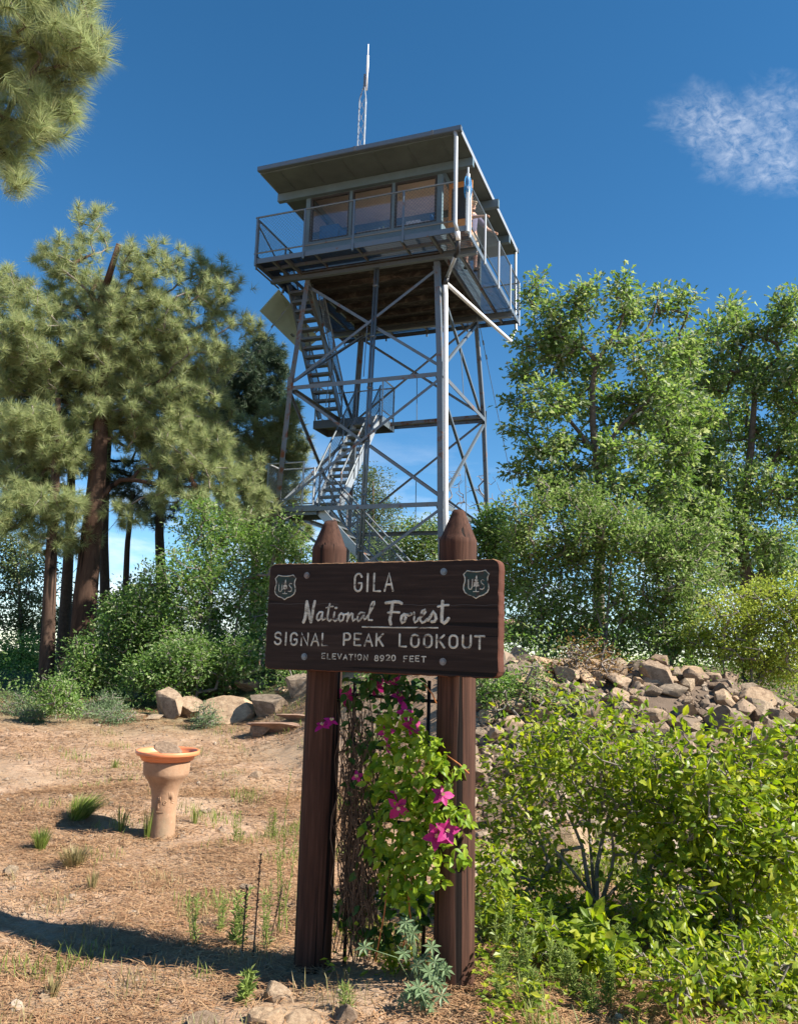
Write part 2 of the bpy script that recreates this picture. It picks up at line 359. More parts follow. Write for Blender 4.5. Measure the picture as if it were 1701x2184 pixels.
c = ramp(nt, noise(nt, 6, 6, 0.65), [(0.3, (0.24, 0.135, 0.078)), (0.5, (0.33, 0.195, 0.115)), (0.7, (0.38, 0.24, 0.15))])
c = mixc_(nt, ramp(nt, noise(nt, 3.2, 5, 0.7, (1, 1, 0.5)), [(0.50, 0.0), (0.66, 0.65)]), c, (0.19, 0.155, 0.10))
c = mixc_(nt, ramp(nt, noise(nt, 45, 3, 0.6), [(0.66, 0.0), (0.72, 0.5)]), c, (0.42, 0.36, 0.28))
nt.links.new(c, b.inputs['Base Color']); b.inputs['Roughness'].default_value = 0.9; bump(nt, b, noise(nt, 30, 5, 0.65), 0.35, 0.01)
M['saucer'] = plain('orange_plastic_saucer', (0.66, 0.22, 0.095), 0.45, 0, 0.08, 5)
M['dry_leaf'] = leafmat('brown_leaves', [(0.20, 0.10, 0.03), (0.32, 0.18, 0.05), (0.40, 0.25, 0.07)], 0.35)
# ------------------------------------------------------------------ ground
def S(t):
    t = np.clip(t, 0, 1); return t * t * (3 - 2 * t)
def gz(x, y):
    x = np.asarray(x, float); y = np.asarray(y, float)
    left = 0.055 * np.clip(y - 7.0, 0, 15)
    xb = 0.05 - 0.42 * (y - 10.0)
    w = S((y - 7.0) / 3.6) * S((x - xb) / 3.0 + 0.5)
    fall = 1 - 0.55 * S((x - 3.2) / 3.2) * (1 - S((y - 10.5) / 4.0))
    z = left + (1.45 * fall - left) * w
    z = z + 0.05 * np.exp(-((x - 0.0) ** 2 / 1.2 + (y - 4.0) ** 2 / 0.5))
    z = z + 0.022 * np.sin(x * 2.1 + 0.7) * np.sin(y * 1.7) + 0.012 * np.sin(x * 5.3 + y * 3.1) + 0.010 * np.sin(y * 6.7 - x * 4.2)
    out = np.maximum.reduce([y - 27.0, -x - 17.0, x - 16.0, -y - 10, np.zeros_like(y)])
    z = z - np.minimum(90.0, 0.30 * out + 0.004 * out ** 2)
    return z
def hit(px, py, lift=0.0):
    """where the line of sight through a photo point meets the ground"""
    d = ray(px, py); t = np.arange(1.5, 60, 0.02)
    P = CAM + d * t[:, None]; k = np.argmax(P[:, 2] < gz(P[:, 0], P[:, 1]) + lift)
    return P[k] if k > 0 else P[-1]
def at(px, py, Y):
    d = ray(px, py); return CAM + d * (Y / d[1])
def onz(x, y): return np.array([x, y, float(gz(x, y))])

def axis(a, b, step, far, growth=1.25):
    core = list(np.arange(a, b + step, step)); lo = []; hi = []; s = step
    p = a
    while p > -far: s *= growth; p -= s; lo.append(p)
    s = step; p = core[-1]
    while p < far: s *= growth; p += s; hi.append(p)
    return np.array(lo[::-1] + core + hi)
xs = axis(-6, 7, 0.09, 6000); ys = axis(2.2, 16, 0.09, 6000)
X, Y = np.meshgrid(xs, ys)
Z = gz(X, Y)
rough = rng.standard_normal(Z.shape)
for _ in range(2):
    rough = (rough + np.roll(rough, 1, 0) + np.roll(rough, -1, 0) + np.roll(rough, 1, 1) + np.roll(rough, -1, 1)) / 5
near = (np.abs(X) < 9) & (Y < 18) & (Y > 1)
Z = Z + np.where(near, rough * 0.022, 0)
g = Geo(); nx, ny = len(xs), len(ys)
i = np.arange(ny - 1)[:, None] * nx + np.arange(nx - 1)[None]
g.add(np.stack([X, Y, Z], -1).reshape(-1, 3), np.stack([i, i + 1, i + nx + 1, i + nx], -1).reshape(-1, 4))
m, nt, b = mat('needle_strewn_dirt')
f1 = noise(nt, 0.9, 4, 0.6); f2 = noise(nt, 7, 6, 0.7); f3 = noise(nt, 60, 4, 0.7); f4 = noise(nt, 26, 3, 0.6, (1.0, 3.2, 1), 1.2)
c = ramp(nt, f2, [(0.30, (0.20, 0.13, 0.088)), (0.5, (0.37, 0.255, 0.178)), (0.7, (0.49, 0.36, 0.26))])
c = mixc_(nt, ramp(nt, f1, [(0.40, 0.0), (0.62, 0.75)]), c, (0.33, 0.245, 0.165))
c = mixc_(nt, ramp(nt, f4, [(0.52, 0.0), (0.62, 0.6)]), c, (0.50, 0.29, 0.15))
c = mixc_(nt, ramp(nt, f3, [(0.34, 0.7), (0.46, 0.0)]), c, (0.13, 0.085, 0.055))
c = mixc_(nt, ramp(nt, f3, [(0.66, 0.0), (0.72, 0.6)]), c, (0.55, 0.45, 0.36))
sx = N(nt, 'ShaderNodeSeparateXYZ', {0: N(nt, 'ShaderNodeNewGeometry').outputs['Position']})
far = N(nt, 'ShaderNodeMapRange', {0: N(nt, 'ShaderNodeMath', {0: sx.outputs[1], 1: noise(nt, 0.7, 4, 0.6)}, operation='ADD').outputs[0], 1: 12.6, 2: 15.5})
c = mixc_(nt, far.outputs[0], c, (0.075, 0.085, 0.035))
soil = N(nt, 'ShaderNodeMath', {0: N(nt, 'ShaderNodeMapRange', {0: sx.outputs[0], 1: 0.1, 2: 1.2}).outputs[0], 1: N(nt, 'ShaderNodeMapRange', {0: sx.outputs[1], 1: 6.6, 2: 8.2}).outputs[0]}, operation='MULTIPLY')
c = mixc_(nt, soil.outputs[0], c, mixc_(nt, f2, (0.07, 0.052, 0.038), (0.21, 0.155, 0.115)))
nt.links.new(c, b.inputs['Base Color']); b.inputs['Roughness'].default_value = 0.95; b.inputs['Specular IOR Level'].default_value = 0.15
bump(nt, b, mixc_(nt, 0.5, f3, f2), 0.8, 0.03)
ground = g.build('ground', m, smooth=True); tag(ground, 'needle strewn tan dirt clearing rising to a rocky mound', 'ground', kind='structure')

# ------------------------------------------------------------------ lookout tower
TY = -0.3643
TC = np.array([-0.2462, 19.3828, 1.65])
TU = np.array([math.cos(TY), math.sin(TY), 0]); TV = np.array([-math.sin(TY), math.cos(TY), 0])
def tw(a, b, z): return TC + TU * a + TV * b + np.array([0, 0, z])
def twplane(px, py, u=None, v=None):
    d = ray(px, py); o = CAM - TC
    t = (u - o @ TU) / (d @ TU) if u is not None else (v - o @ TV) / (d @ TV)
    p = o + d * t; return np.array([p @ TU, p @ TV, p[2]])
T = empty('lookout_tower', TC, TY)
tag(T, 'tall galvanised steel fire lookout tower with glazed cab, railed deck and zigzag stairs', 'lookout tower')
def part(g, name, m, parent=T, smooth=False, label=None):
    o = g.build(name, m, parent, smooth)
    if label: o['label'] = label
    return o
LV = [(-0.1, 2.19), (3.1, 2.011), (6.02, 1.894), (8.74, 1.698)]     # height, half spread of the legs
def hs(z):
    return float(np.interp(z, [l[0] for l in LV], [l[1] for l in LV]))
CR = [(-1, -1), (1, -1), (1, 1), (-1, 1)]
for (sx_, sy_) in CR:
    g = Geo()
    for (z0, a0), (z1, a1) in zip(LV[:-1], LV[1:]):
        angle(g, (sx_ * a0, sy_ * a0, z0), (sx_ * a1, sy_ * a1, z1), (-sx_, 0, 0), (0, -sy_, 0), 0.125, 0.014)
    for z, a in LV[1:3]:
        box(g, (sx_ * a - 0.012 - (0.1 if sx_ > 0 else 0), sy_ * (a + 0.012) - 0.006, z - 0.22), (sx_ * a + 0.012 + (0.1 if sx_ < 0 else 0), sy_ * (a + 0.012) + 0.006, z + 0.22))
    bar(g, (sx_ * 2.19, sy_ * 2.19, -1.3), (sx_ * 2.19, sy_ * 2.19, 0.02), 0.5, 0.5, (0, 1, 0))
    part(g, 'leg', M['galv_old'] if (sx_, sy_) != (-1, -1) else M['galv_rust'])
FACES = [((0, -1, 0), (1, 0, 0)), ((1, 0, 0), (0, 1, 0)), ((0, 1, 0), (-1, 0, 0)), ((-1, 0, 0), (0, -1, 0))]
def fp(f, s, z, inset=0.0):
    n, e = np.array(f[0], float), np.array(f[1], float); a = hs(z)
    return n * (a - inset) + e * s * a + np.array([0, 0, z])
for k, f in enumerate(FACES):
    n, e = np.array(f[0], float), np.array(f[1], float)
    for z in (3.1, 6.02):                                           # horizontal belts
        g = Geo(); angle(g, fp(f, -1, z, 0.0), fp(f, 1, z, 0.0), -n, (0, 0, -1), 0.10, 0.010); part(g, 'belt_beam', M['galv_old'])
    for (za, zb) in ((0.05, 3.02), (3.12, 5.94), (6.1, 8.62)):      # crossed diagonals
        for s, ins in ((1, 0.016), (-1, 0.10)):
            g = Geo(); angle(g, fp(f, -s, za, ins), fp(f, s, zb, ins), -n, np.cross(-n, nrm(fp(f, s, zb) - fp(f, -s, za))), 0.062, 0.008)
            part(g, 'diagonal_brace', M['galv_old'] if k != 1 else M['galv'])
        a0, a1 = hs(za), hs(zb); zc = za + (zb - za) * a0 / (a0 + a1)
        g = Geo(); tube(g, [fp(f, 0, zc, 0.06), fp(f, 0, za, 0.06)], 0.011, 6); part(g, 'hanger_rod', M['galv'])
# conduit column at the front
g = Geo()
for dx in (-0.035, 0.035): tube(g, [(0.13 + dx, -2.0, 0.0), (0.18 + dx, -1.72, 8.76)], 0.032, 8)
for z in np.arange(0.8, 8.6, 1.25):
    t = z / 8.76; box(g, (0.07 + .05 * t, -2.04 + .28 * t, z), (0.19 + .05 * t, -1.96 + .28 * t, z + 0.05))
part(g, 'conduit_pipe', M['galv'], smooth=True)
# rusty beam under the upper landing
g = Geo(); bar(g, (-0.75, 1.45, 5.93), (1.85, 1.45, 5.96), 0.07, 0.09); part(g, 'landing_beam', M['galv_rust'], label='rust coloured beam')

# deck frame
ZD = 8.98
for v in (-1.75, 1.75):
    g = Geo(); zc = 8.825 if v < 0 else 8.78
    box(g, (-2.6, v - 0.055, zc - 0.075), (2.6, v + 0.055, zc - 0.063)); box(g, (-2.6, v - 0.055, zc + 0.063), (2.6, v + 0.055, zc + 0.075)); box(g, (-2.6, v - 0.006, zc - 0.063), (2.6, v + 0.006, zc + 0.063))
    part(g, 'deck_beam', M['galv'])
g = Geo(); B = 2.59
for k in range(4):
    p, q = [np.array(c) * B for c in (CR[k], CR[(k + 1) % 4])]
    bar(g, (*p, ZD - 0.06), (*q, ZD - 0.06), 0.02, 0.12)
part(g, 'deck_edge', M['galv'])
g = Geo()
for v in (-2.14, 2.14): bar(g, (-2.57, v, 8.93), (2.57, v, 8.93), 0.05, 0.07)
for u in (-2.14, 2.14): bar(g, (u, -2.57, 8.92), (u, 2.57, 8.92), 0.05, 0.07)
for u in (-1.78, 1.78): bar(g, (u, -2.57, 8.905), (u, 2.57, 8.905), 0.05, 0.10)
for u in (-1.05, 0.0, 1.05):
    bar(g, (u, -2.57, 8.935), (u, -1.83, 8.935), 0.04, 0.05); bar(g, (u, 1.83, 8.935), (u, 2.57, 8.935), 0.04, 0.05)
part(g, 'deck_joist', M['galv_old'])
g = Geo()                                                            # open grating of the walkway
def grate(x0, x1, y0, y1):
    for u in np.arange(x0, x1, 0.032): bar(g, (u, y0, 8.975), (u, y1, 8.975), 0.006, 0.025)
    for v in np.arange(y0, y1, 0.07): bar(g, (x0, v, 8.983), (x1, v, 8.983), 0.014, 0.006)
grate(-2.57, 2.57, -2.57, -1.8); grate(-2.57, 2.57, 1.8, 2.57); grate(1.8, 2.57, -1.8, 1.8); grate(-1.78, -1.7, -1.8, 1.8); grate(-2.57, -2.36, -1.8, 1.8); grate(-2.36, -1.8, -0.1, 1.8)
part(g, 'deck_grating', M['grating'])
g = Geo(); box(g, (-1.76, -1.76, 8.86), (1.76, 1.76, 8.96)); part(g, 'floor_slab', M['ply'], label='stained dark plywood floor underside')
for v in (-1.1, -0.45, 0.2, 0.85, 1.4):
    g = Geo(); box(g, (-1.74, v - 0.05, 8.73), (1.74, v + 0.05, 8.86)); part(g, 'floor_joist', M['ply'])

# railing
def chainlink(g, o, ax, L, H, s=0.085, w=0.0060):
    o = np.asarray(o, float); ax = nrm(ax); up = np.array([0, 0, 1.0]); nn = np.cross(ax, up)
    P0, P1 = [], []
    for c in np.arange(-H, L, s):
        a0, a1 = max(0, c), min(L, c + H)
        if a1 - a0 < 0.02: continue
        P0.append(o + ax * a0 + up * (a0 - c)); P1.append(o + ax * a1 + up * (a1 - c))
        P0.append(o + ax * a0 + up * (H - (a0 - c)) + nn * w); P1.append(o + ax * a1 + up * (H - (a1 - c)) + nn * w)
    frusta(g, P0, P1, np.full(len(P0), w / 2), np.full(len(P0), w / 2), 3)
posts_f = [-2.55, -1.29, -0.05, 1.15, 2.36]
RZ = 10.04
def post(u, v, z0=8.80, z1=RZ, r=0.026):
    g = Geo(); tube(g, [(u, v, z0), (u, v, z1)], r, 8); part(g, 'rail_post', M['galv_pale'] if u > 2 else M['galv'])
for u in posts_f: post(u, -2.615)
for v in (-2.39, -1.12, 0.2, 1.49): post(2.615, v)
post(2.6, 2.6); post(-2.6, 2.6); post(-2.615, -2.45)
for u in (-1.29, -0.05, 1.15): post(u, 2.615)
for v in (-1.12, 0.2, 1.49): post(-2.615, v)
for (p, q) in (((-2.6, -2.6), (2.36, -2.6)), ((2.6, -2.39), (2.6, 2.6)), ((2.6, 2.6), (-2.6, 2.6)), ((-2.6, 2.6), (-2.6, -2.6))):
    g = Geo(); tube(g, [(*p, RZ), (*q, RZ)], 0.022, 8); tube(g, [(*p, 9.12), (*q, 9.12)], 0.018, 6); part(g, 'hand_rail', M['galv'])
    g = Geo(); d = np.array([q[0] - p[0], q[1] - p[1], 0.0]); L = np.linalg.norm(d); chainlink(g, (p[0], p[1], 9.13), d, L, 0.89); part(g, 'chain_link_mesh', M['galv'])
g = Geo(); tube(g, [(-2.58, -2.55, 9.9), (-2.58, -0.7, 9.05)], 0.02, 6); part(g, 'rail_brace', M['galv_old'])

# cab
g = Geo(); cw = 1.75
box(g, (-cw, -cw, 8.96), (cw, -cw + 0.06, 9.68)); box(g, (-cw, cw - 0.06, 8.96), (cw, cw, 9.68))
box(g, (-cw, -cw + 0.06, 8.96), (-cw + 0.06, cw - 0.06, 9.68)); box(g, (cw - 0.06, -0.55, 8.96), (cw, cw - 0.06, 9.68)); box(g, (cw - 0.06, -cw + 0.06, 8.96), (cw, -1.35, 9.68))
for s in (-1, 1):
    box(g, (-cw, s * (cw - 0.03) - 0.03, 10.86), (cw, s * (cw - 0.03) + 0.03, 11.06))
    box(g, (s * (cw - 0.03) - 0.03, -cw + 0.06, 10.86), (s * (cw - 0.03) + 0.03, cw - 0.06, 11.06))
    for t in (-1, 1): box(g, (s * (cw - 0.06) - 0.06, t * (cw - 0.06) - 0.06, 9.68), (s * (cw - 0.06) + 0.06, t * (cw - 0.06) + 0.06, 10.86))
part(g, 'cab_wall', M['cabwall'])
g = Geo(); box(g, (-1.68, -1.68, 8.965), (1.68, 1.68, 8.985)); part(g, 'cab_floor', M['cabfloor_in'])
g = Geo(); box(g, (-1.68, -1.68, 11.0), (1.68, 1.68, 11.03)); part(g, 'cab_ceiling', M['ceiling'])
g = Geo(); box(g, (-1.66, -1.64, 9.60), (1.66, -1.2, 9.66)); part(g, 'desk_counter', M['wood_warm'])
def window(c, e, w, z0, z1):
    """c centre on the wall, e direction along it"""
    c = np.array(c, float); e = np.array(e, float); n = np.array([e[1], -e[0], 0])
    g = Geo(); t = 0.045
    a, b_ = c - e * w / 2, c + e * w / 2
    for p, q in ((a + e * t / 2, a + e * t / 2), (b_ - e * t / 2, b_ - e * t / 2)): bar(g, (p[0], p[1], z0), (q[0], q[1], z1), t, 0.07, n)
    for z in (z0 + t / 2, z1 - t / 2): bar(g, (*(a + e * t)[:2], z), (*(b_ - e * t)[:2], z), 0.07, t)
    f = part(g, 'window', M['frame_dark'])
    g = Geo(); p, q = a + e * t, b_ - e * t
    g.add([(p[0], p[1], z0 + t), (q[0], q[1], z0 + t), (q[0], q[1], z1 - t), (p[0], p[1], z1 - t)], [[0, 1, 2, 3]]); part(g, 'pane', M['glass'], f)
for cx_ in (-1.09, 0.01, 1.10):
    window((cx_, -cw + 0.03, 0), (1, 0, 0), 1.04, 9.685, 10.855); window((cx_, cw - 0.03, 0), (-1, 0, 0), 1.04, 9.685, 10.855)
    window((-cw + 0.03, cx_, 0), (0, -1, 0), 1.04, 9.685, 10.855)
for cy_ in (0.01, 1.10): window((cw - 0.03, cy_, 0), (0, 1, 0), 1.04, 9.685, 10.855)
def one(nm, lo, hi, m_, par=T):
    g = Geo(); box(g, lo, hi); part(g, nm, m_, par)
for u in (-0.54, 0.555):
    one('window_mullion', (u - 0.035, -cw - 0.01, 9.68), (u + 0.035, -cw + 0.05, 10.86), M['cabwall'])
    one('window_mullion', (u - 0.035, cw - 0.05, 9.68), (u + 0.035, cw + 0.01, 10.86), M['cabwall'])
    one('window_mullion', (-cw - 0.01, u - 0.035, 9.68), (-cw + 0.05, u + 0.035, 10.86), M['cabwall'])
g = Geo(); box(g, (-cw - 0.03, -cw - 0.035, 9.62), (cw + 0.03, -cw - 0.003, 9.675)); part(g, 'window_sill', M['cabwall'])
# open door at the right hand wall
D = Geo(); box(D, (1.78, -1.33, 9.0), (2.35, -1.29, 10.85)); d = part(D, 'door', M['wood_warm'], label='open orange brown door')
D = Geo(); box(D, (1.86, -1.337, 9.9), (2.27, -1.332, 10.7)); part(D, 'door_pane', M['frame_dark'], d)
# roof
g = Geo(); cu, v0, v1 = 2.48, -2.735, 2.835
vs = [(-cu, v0, 11.075), (cu, v0, 11.075), (cu, 0.05, 11.10), (cu, v1, 11.075), (-cu, v1, 11.075), (-cu, 0.05, 11.10)]
vs += [(x, y, z + 0.10) for x, y, z in vs]
g.add(vs, [[0, 5, 2, 1], [5, 4, 3, 2], [6, 7, 8, 11], [11, 8, 9, 10], [0, 1, 7, 6], [1, 2, 8, 7], [2, 3, 9, 8], [3, 4, 10, 9], [4, 5, 11, 10], [5, 0, 6, 11]])
roof = part(g, 'roof', M['soffit'])
for s in (-1, 1): one('roof_edge_trim', (s * (cu + 0.008) - 0.006, v0, 11.08), (s * (cu + 0.008) + 0.006, v1, 11.20), M['galv_pale'], roof)
for v, sgn in ((v0, -1), (v1, 1)):
    g = Geo(); a, b_ = sorted((v + sgn * 0.012, v + sgn * 0.11))
    box(g, (-cu - 0.03, a, 11.10), (cu + 0.03, b_, 11.112)); box(g, (-cu - 0.03, v + sgn * 0.11 - 0.006, 11.112), (cu + 0.03, v + sgn * 0.11 + 0.006, 11.21)); box(g, (-cu - 0.03, v + sgn * 0.012 - 0.005, 11.112), (cu + 0.03, v + sgn * 0.012 + 0.005, 11.21))
    for x in (-cu - 0.025, cu + 0.025): box(g, (x - 0.005, a, 11.112), (x + 0.005, b_, 11.205))
    part(g, 'gutter', M['galv'], roof)
for x in (0.0, 1.85): one('gutter_strap', (x - 0.03, v0 - 0.125, 11.10), (x + 0.03, v0 - 0.117, 11.215), M['galv_rust'], roof)
for v, u in ((-1.8, 2.5), (0.05, 2.64), (1.86, 2.5)):
    g = Geo(); box(g, (-u, v - 0.06, 10.87), (u, v + 0.06, 11.07)); part(g, 'roof_beam', M['cabwall'])
for u in np.arange(-2.0, 2.3, 0.8): one('soffit_batten', (u - 0.012, v0 + 0.02, 11.062), (u + 0.012, -1.87, 11.074), M['soffit'], roof)
# rain pipes
g = Geo(); tube(g, [(2.36, -2.80, 11.12), (2.37, -2.74, 11.0), (2.38, -2.72, 9.0), (2.43, -2.70, 8.80)], 0.045, 10)
part(g, 'downspout', M['galv_pale'], smooth=True)
g = Geo(); tube(g, [(2.43, -2.70, 8.80), (2.44, -2.66, 8.62)], 0.05, 10); part(g, 'downspout_elbow', M['pvc'], smooth=True)
g = Geo(); tube(g, [(2.44, -2.66, 8.62), (2.38, -2.5, 8.45), (2.3, -2.4, 8.4)], 0.048, 10); part(g, 'rubber_coupling', M['black'], smooth=True)
g = Geo(); tube(g, [(2.3, -2.4, 8.4), (1.95, -1.86, 8.22)], 0.042, 10); part(g, 'drain_pipe', M['galv_pale'], smooth=True)
g = Geo(); tube(g, [(1.95, -1.86, 8.24), (1.90, -1.84, 8.05)], 0.055, 10); part(g, 'rubber_coupling', M['black'], smooth=True)
g = Geo(); tube(g, [(1.90, -1.83, 8.08), (1.93, -1.87, 7.8), (2.0, -1.98, 6.02), (2.10, -2.09, 3.1), (2.27, -2.26, 0.1)], 0.052, 12); part(g, 'white_drain_pipe', M['pvc'], smooth=True)
g = Geo(); tube(g, [(1.93, -1.80, 8.10), (2.48, 2.17, 8.2)], 0.047, 12); part(g, 'white_drain_pipe', M['pvc'], smooth=True)
g = Geo(); tube(g, [(2.48, 2.17, 8.16), (2.48, 2.2, 8.36), (2.5, 2.36, 8.42), (2.5, 2.42, 8.55), (2.5, 2.62, 8.66), (2.5, 2.72, 8.72), (2.47, 2.72, 9.0), (2.45, 2.80, 11.1)], 0.04, 10); part(g, 'downspout', M['galv_pale'], smooth=True)

# stairs
def flight(p0, p1, wdir, w, n, mt, rail_sides=(0, 1), bal=True):
    """p0 bottom, p1 top (centre line), wdir across"""
    p0 = np.array(p0, float); p1 = np.array(p1, float); wd = nrm(wdir)
    F = empty('stair_flight'); F.parent = T
    up = np.array([0, 0, 1.0])
    for s in (-1, 1):
        g = Geo(); bar(g, p0 + wd * s * w / 2, p1 + wd * s * w / 2, 0.045, 0.19); part(g, 'stringer', mt, F)
    run = (p1 - p0); h = nrm(np.array([run[0], run[1], 0]))
    for k in range(1, n):
        c = p0 + run * k / n
        g = Geo(); bar(g, c - wd * (w / 2 - 0.024), c + wd * (w / 2 - 0.024), 0.21, 0.035); bar(g, c - wd * (w / 2 - 0.03) + h * 0.10, c + wd * (w / 2 - 0.03) + h * 0.10, 0.012, 0.06, off=(0, 0.0)); part(g, 'tread', M['galv_old'], F)
    for i_, s in enumerate((-1, 1)):
        if i_ not in rail_sides: continue
        g = Geo(); o = wd * s * (w / 2 + 0.03)
        tube(g, [p0 + o + up * 0.88, p1 + o + up * 0.88], 0.021, 8); tube(g, [p0 + o + up * 0.30, p1 + o + up * 0.30], 0.016, 6)
        for k in range(4):
            c = p0 + run * (0.02 + k / 3.1) + o; tube(g, [c - up * 0.05, c + up * 0.88], 0.02, 6)
        part(g, 'stair_rail', M['galv_old'], F)
        g = Geo(); L = np.linalg.norm(run); d = nrm(run); sp = 0.085
        P0, P1 = [], []
        for c in np.arange(-0.55, L, sp):
            for sg in (0, 1):
                a0, a1 = max(0, c), min(L, c + 0.55)
                if a1 - a0 < 0.03: continue
                h0, h1 = (a0 - c, a1 - c) if sg == 0 else (0.55 - (a0 - c), 0.55 - (a1 - c))
                P0.append(p0 + o + d * a0 + up * (0.31 + h0)); P1.append(p0 + o + d * a1 + up * (0.31 + h1))
        frusta(g, P0, P1, np.full(len(P0), 0.0038), np.full(len(P0), 0.0038), 3); part(g, 'stair_mesh', M['galv'], F)
    return F
flight((-2.03, 0.70, 6.0), (-2.08, -1.25, 8.93), (1, 0, 0), 0.62, 15, M['galv'])
flight((-1.08, -1.25, 3.12), (-1.02, 0.86, 5.95), (1, 0, 0), 0.62, 14, M['galv_pale'])
flight((2.02, -1.52, 0.05), (-1.0, -1.52, 3.08), (0, 1, 0), 0.62, 15, M['galv_pale'])
def landing(u0, u1, v0, v1, z, sides):
    L = empty('stair_landing'); L.parent = T
    g = Geo(); box(g, (u0, v0, z - 0.035), (u1, v1, z)); part(g, 'landing_plate', M['galv_old'], L)
    g = Geo()
    for p, q in (((u0, v0), (u1, v0)), ((u1, v0), (u1, v1)), ((u1, v1), (u0, v1)), ((u0, v1), (u0, v0))): bar(g, (*p, z - 0.10), (*q, z - 0.10), 0.02, 0.22)
    part(g, 'landing_frame', M['galv'], L)
    for p, q in sides:
        p = np.array([*p, z]); q = np.array([*q, z]); d = q - p; ln = np.linalg.norm(d); up = np.array([0, 0, 1.0])
        g = Geo(); tube(g, [p, p + up * 1.05, ], 0.024, 8); tube(g, [q, q + up * 1.05], 0.024, 8); tube(g, [p + up * 1.03, q + up * 1.03], 0.02, 8); tube(g, [p + up * 0.18, q + up * 0.18], 0.017, 6); part(g, 'landing_rail', M['galv_pale'], L)
        g = Geo(); chainlink(g, p + up * 0.19, d, ln, 0.83, 0.085, 0.0042); part(g, 'chain_link_mesh', M['galv'], L)
landing(-2.6, -0.62, 0.86, 1.75, 6.0, [((-0.64, 0.9), (-0.64, 1.72)), ((-0.64, 1.72), (-2.58, 1.72)), ((-2.58, 1.72), (-2.58, 0.9))])
landing(-2.35, -0.98, -1.92, -1.22, 3.14, [((-2.3, -1.88), (-1.38, -1.88)), ((-2.3, -1.88), (-2.3, -1.26)), ((-2.3, -1.26), (-1.42, -1.26))])
# drop panel under the left side of the deck
g = Geo()
q = np.array([(-2.53, -1.5, 8.72), (-3.07, -1.45, 8.24), (-3.44, 1.51, 8.30), (-2.9, 1.5, 8.65)])
nn = nrm(np.cross(q[1] - q[0], q[3] - q[0])) * 0.03
g.add(np.concatenate([q, q + nn]), [[0, 1, 2, 3], [4, 7, 6, 5], [0, 4, 5, 1], [1, 5, 6, 2], [2, 6, 7, 3], [3, 7, 4, 0]])
pn = part(g, 'stair_shield_panel', M['panel'], label='pale green board hung under the deck')
g = Geo(); c = q[1] * 0.35 + q[2] * 0.4 + q[3] * 0.25
box(g, tuple(c - np.array([0.03, 0.09, 0.03])), tuple(c + np.array([0.03, 0.09, 0.02]))); part(g, 'panel_latch', M['galv_old'], pn)
g = Geo()
for a_, b_ in (((-2.5, -1.3, 8.86), (-2.56, -1.3, 8.66)), ((-2.6, 1.2, 8.86), (-2.9, 1.2, 8.64)), ((-2.59, -2.5, 8.8), (-2.53, -1.5, 8.74))): bar(g, a_, b_, 0.03, 0.03)
bar(g, (-2.6, 1.6, 8.86), (-2.9, 1.45, 8.66), 0.03, 0.03); part(g, 'panel_bracket', M['galv_old'])

# antenna mast on the roof
A = empty('antenna_mast', tw(-1.12, 0.0, 11.2), TY)
tag(A, 'thin lattice radio mast with white whip antenna standing on the cab roof', 'antenna mast')
ring = [np.array([0.12 * math.cos(R(a)), 0.12 * math.sin(R(a)), 0]) for a in (200, 320, 80)]
HZ = 3.5; up = np.array([0, 0, 1.0])
g = Geo()
for r_ in ring: tube(g, [r_, r_ * 0.96 + up * HZ, r_ * 0.15 + up * (HZ + 0.36)], 0.017, 6)
for k in range(9):
    z0 = 0.1 + k * 0.38
    for j in range(3): tube(g, [ring[j] + up * z0, ring[(j + 1) % 3] + up * (z0 + 0.36)], 0.008, 4)
part(g, 'lattice_frame', M['galv_pale'], A)
g = Geo(); tube(g, [up * (HZ + 0.30), up * (HZ + 0.75)], 0.03, 8); tube(g, [up * (HZ + 0.6) + np.array([0.07, 0, 0]), up * (HZ + 0.6) + np.array([-0.03, 0, 0])], 0.014, 6); tube(g, [up * (HZ + 0.4) + np.array([0.07, 0, 0]), up * (HZ + 0.4) + np.array([-0.03, 0, 0])], 0.014, 6); part(g, 'antenna_clamp', M['galv_old'], A)
g = Geo(); o = np.array([0.07, 0, 0])
tube(g, [o + up * (HZ + 0.25), o + up * (HZ + 0.78), o + up * (HZ + 0.80), o + up * (HZ + 1.30), o + up * (HZ + 1.31), o + up * (HZ + 1.66)], [0.026, 0.026, 0.034, 0.034, 0.014, 0.012], 8); part(g, 'whip_antenna', M['pvc'], A, True)

# things in and about the tower
def solo(g, name, mats, label, cat, group=None, smooth=False, kind=None, origin=None):
    if origin is None:
        V = np.concatenate(g.V); origin = np.array([V[:, 0].mean(), V[:, 1].mean(), V[:, 2].min()])
    o = g.build(name, mats, None, smooth, origin); o.location = tuple(float(v) for v in origin)
    return tag(o, label, cat, group, kind)
def tsolo(g, name, mats, label, cat, group=None, smooth=False):
    for k in range(len(g.V)): g.V[k] = np.array([tw(*p) for p in g.V[k]])
    return solo(g, name, mats, label, cat, group, smooth)
M['white'] = plain('white_card', (0.75, 0.76, 0.76), 0.6, 0, 0.04)
M['bluefab'] = plain('blue_fabric', (0.03, 0.12, 0.30), 0.7, 0, 0.25, 12)
M['bluerope'] = plain('bright_blue_rope', (0.02, 0.22, 0.50), 0.6, 0, 0.4, 30)
M['limecap'] = plain('lime_plastic', (0.45, 0.55, 0.08), 0.4)
g = Geo(); box(g, (0.80, -1.52, 9.66), (1.14, -1.30, 9.95)); tsolo(g, 'paper_box', M['white'], 'white box standing inside the right hand cab window', 'box')
g = Geo(); box(g, (1.18, -1.6, 9.66), (1.36, -1.38, 9.80)); tsolo(g, 'paper_stack', M['white'], 'low white stack beside the white box inside the cab', 'papers')
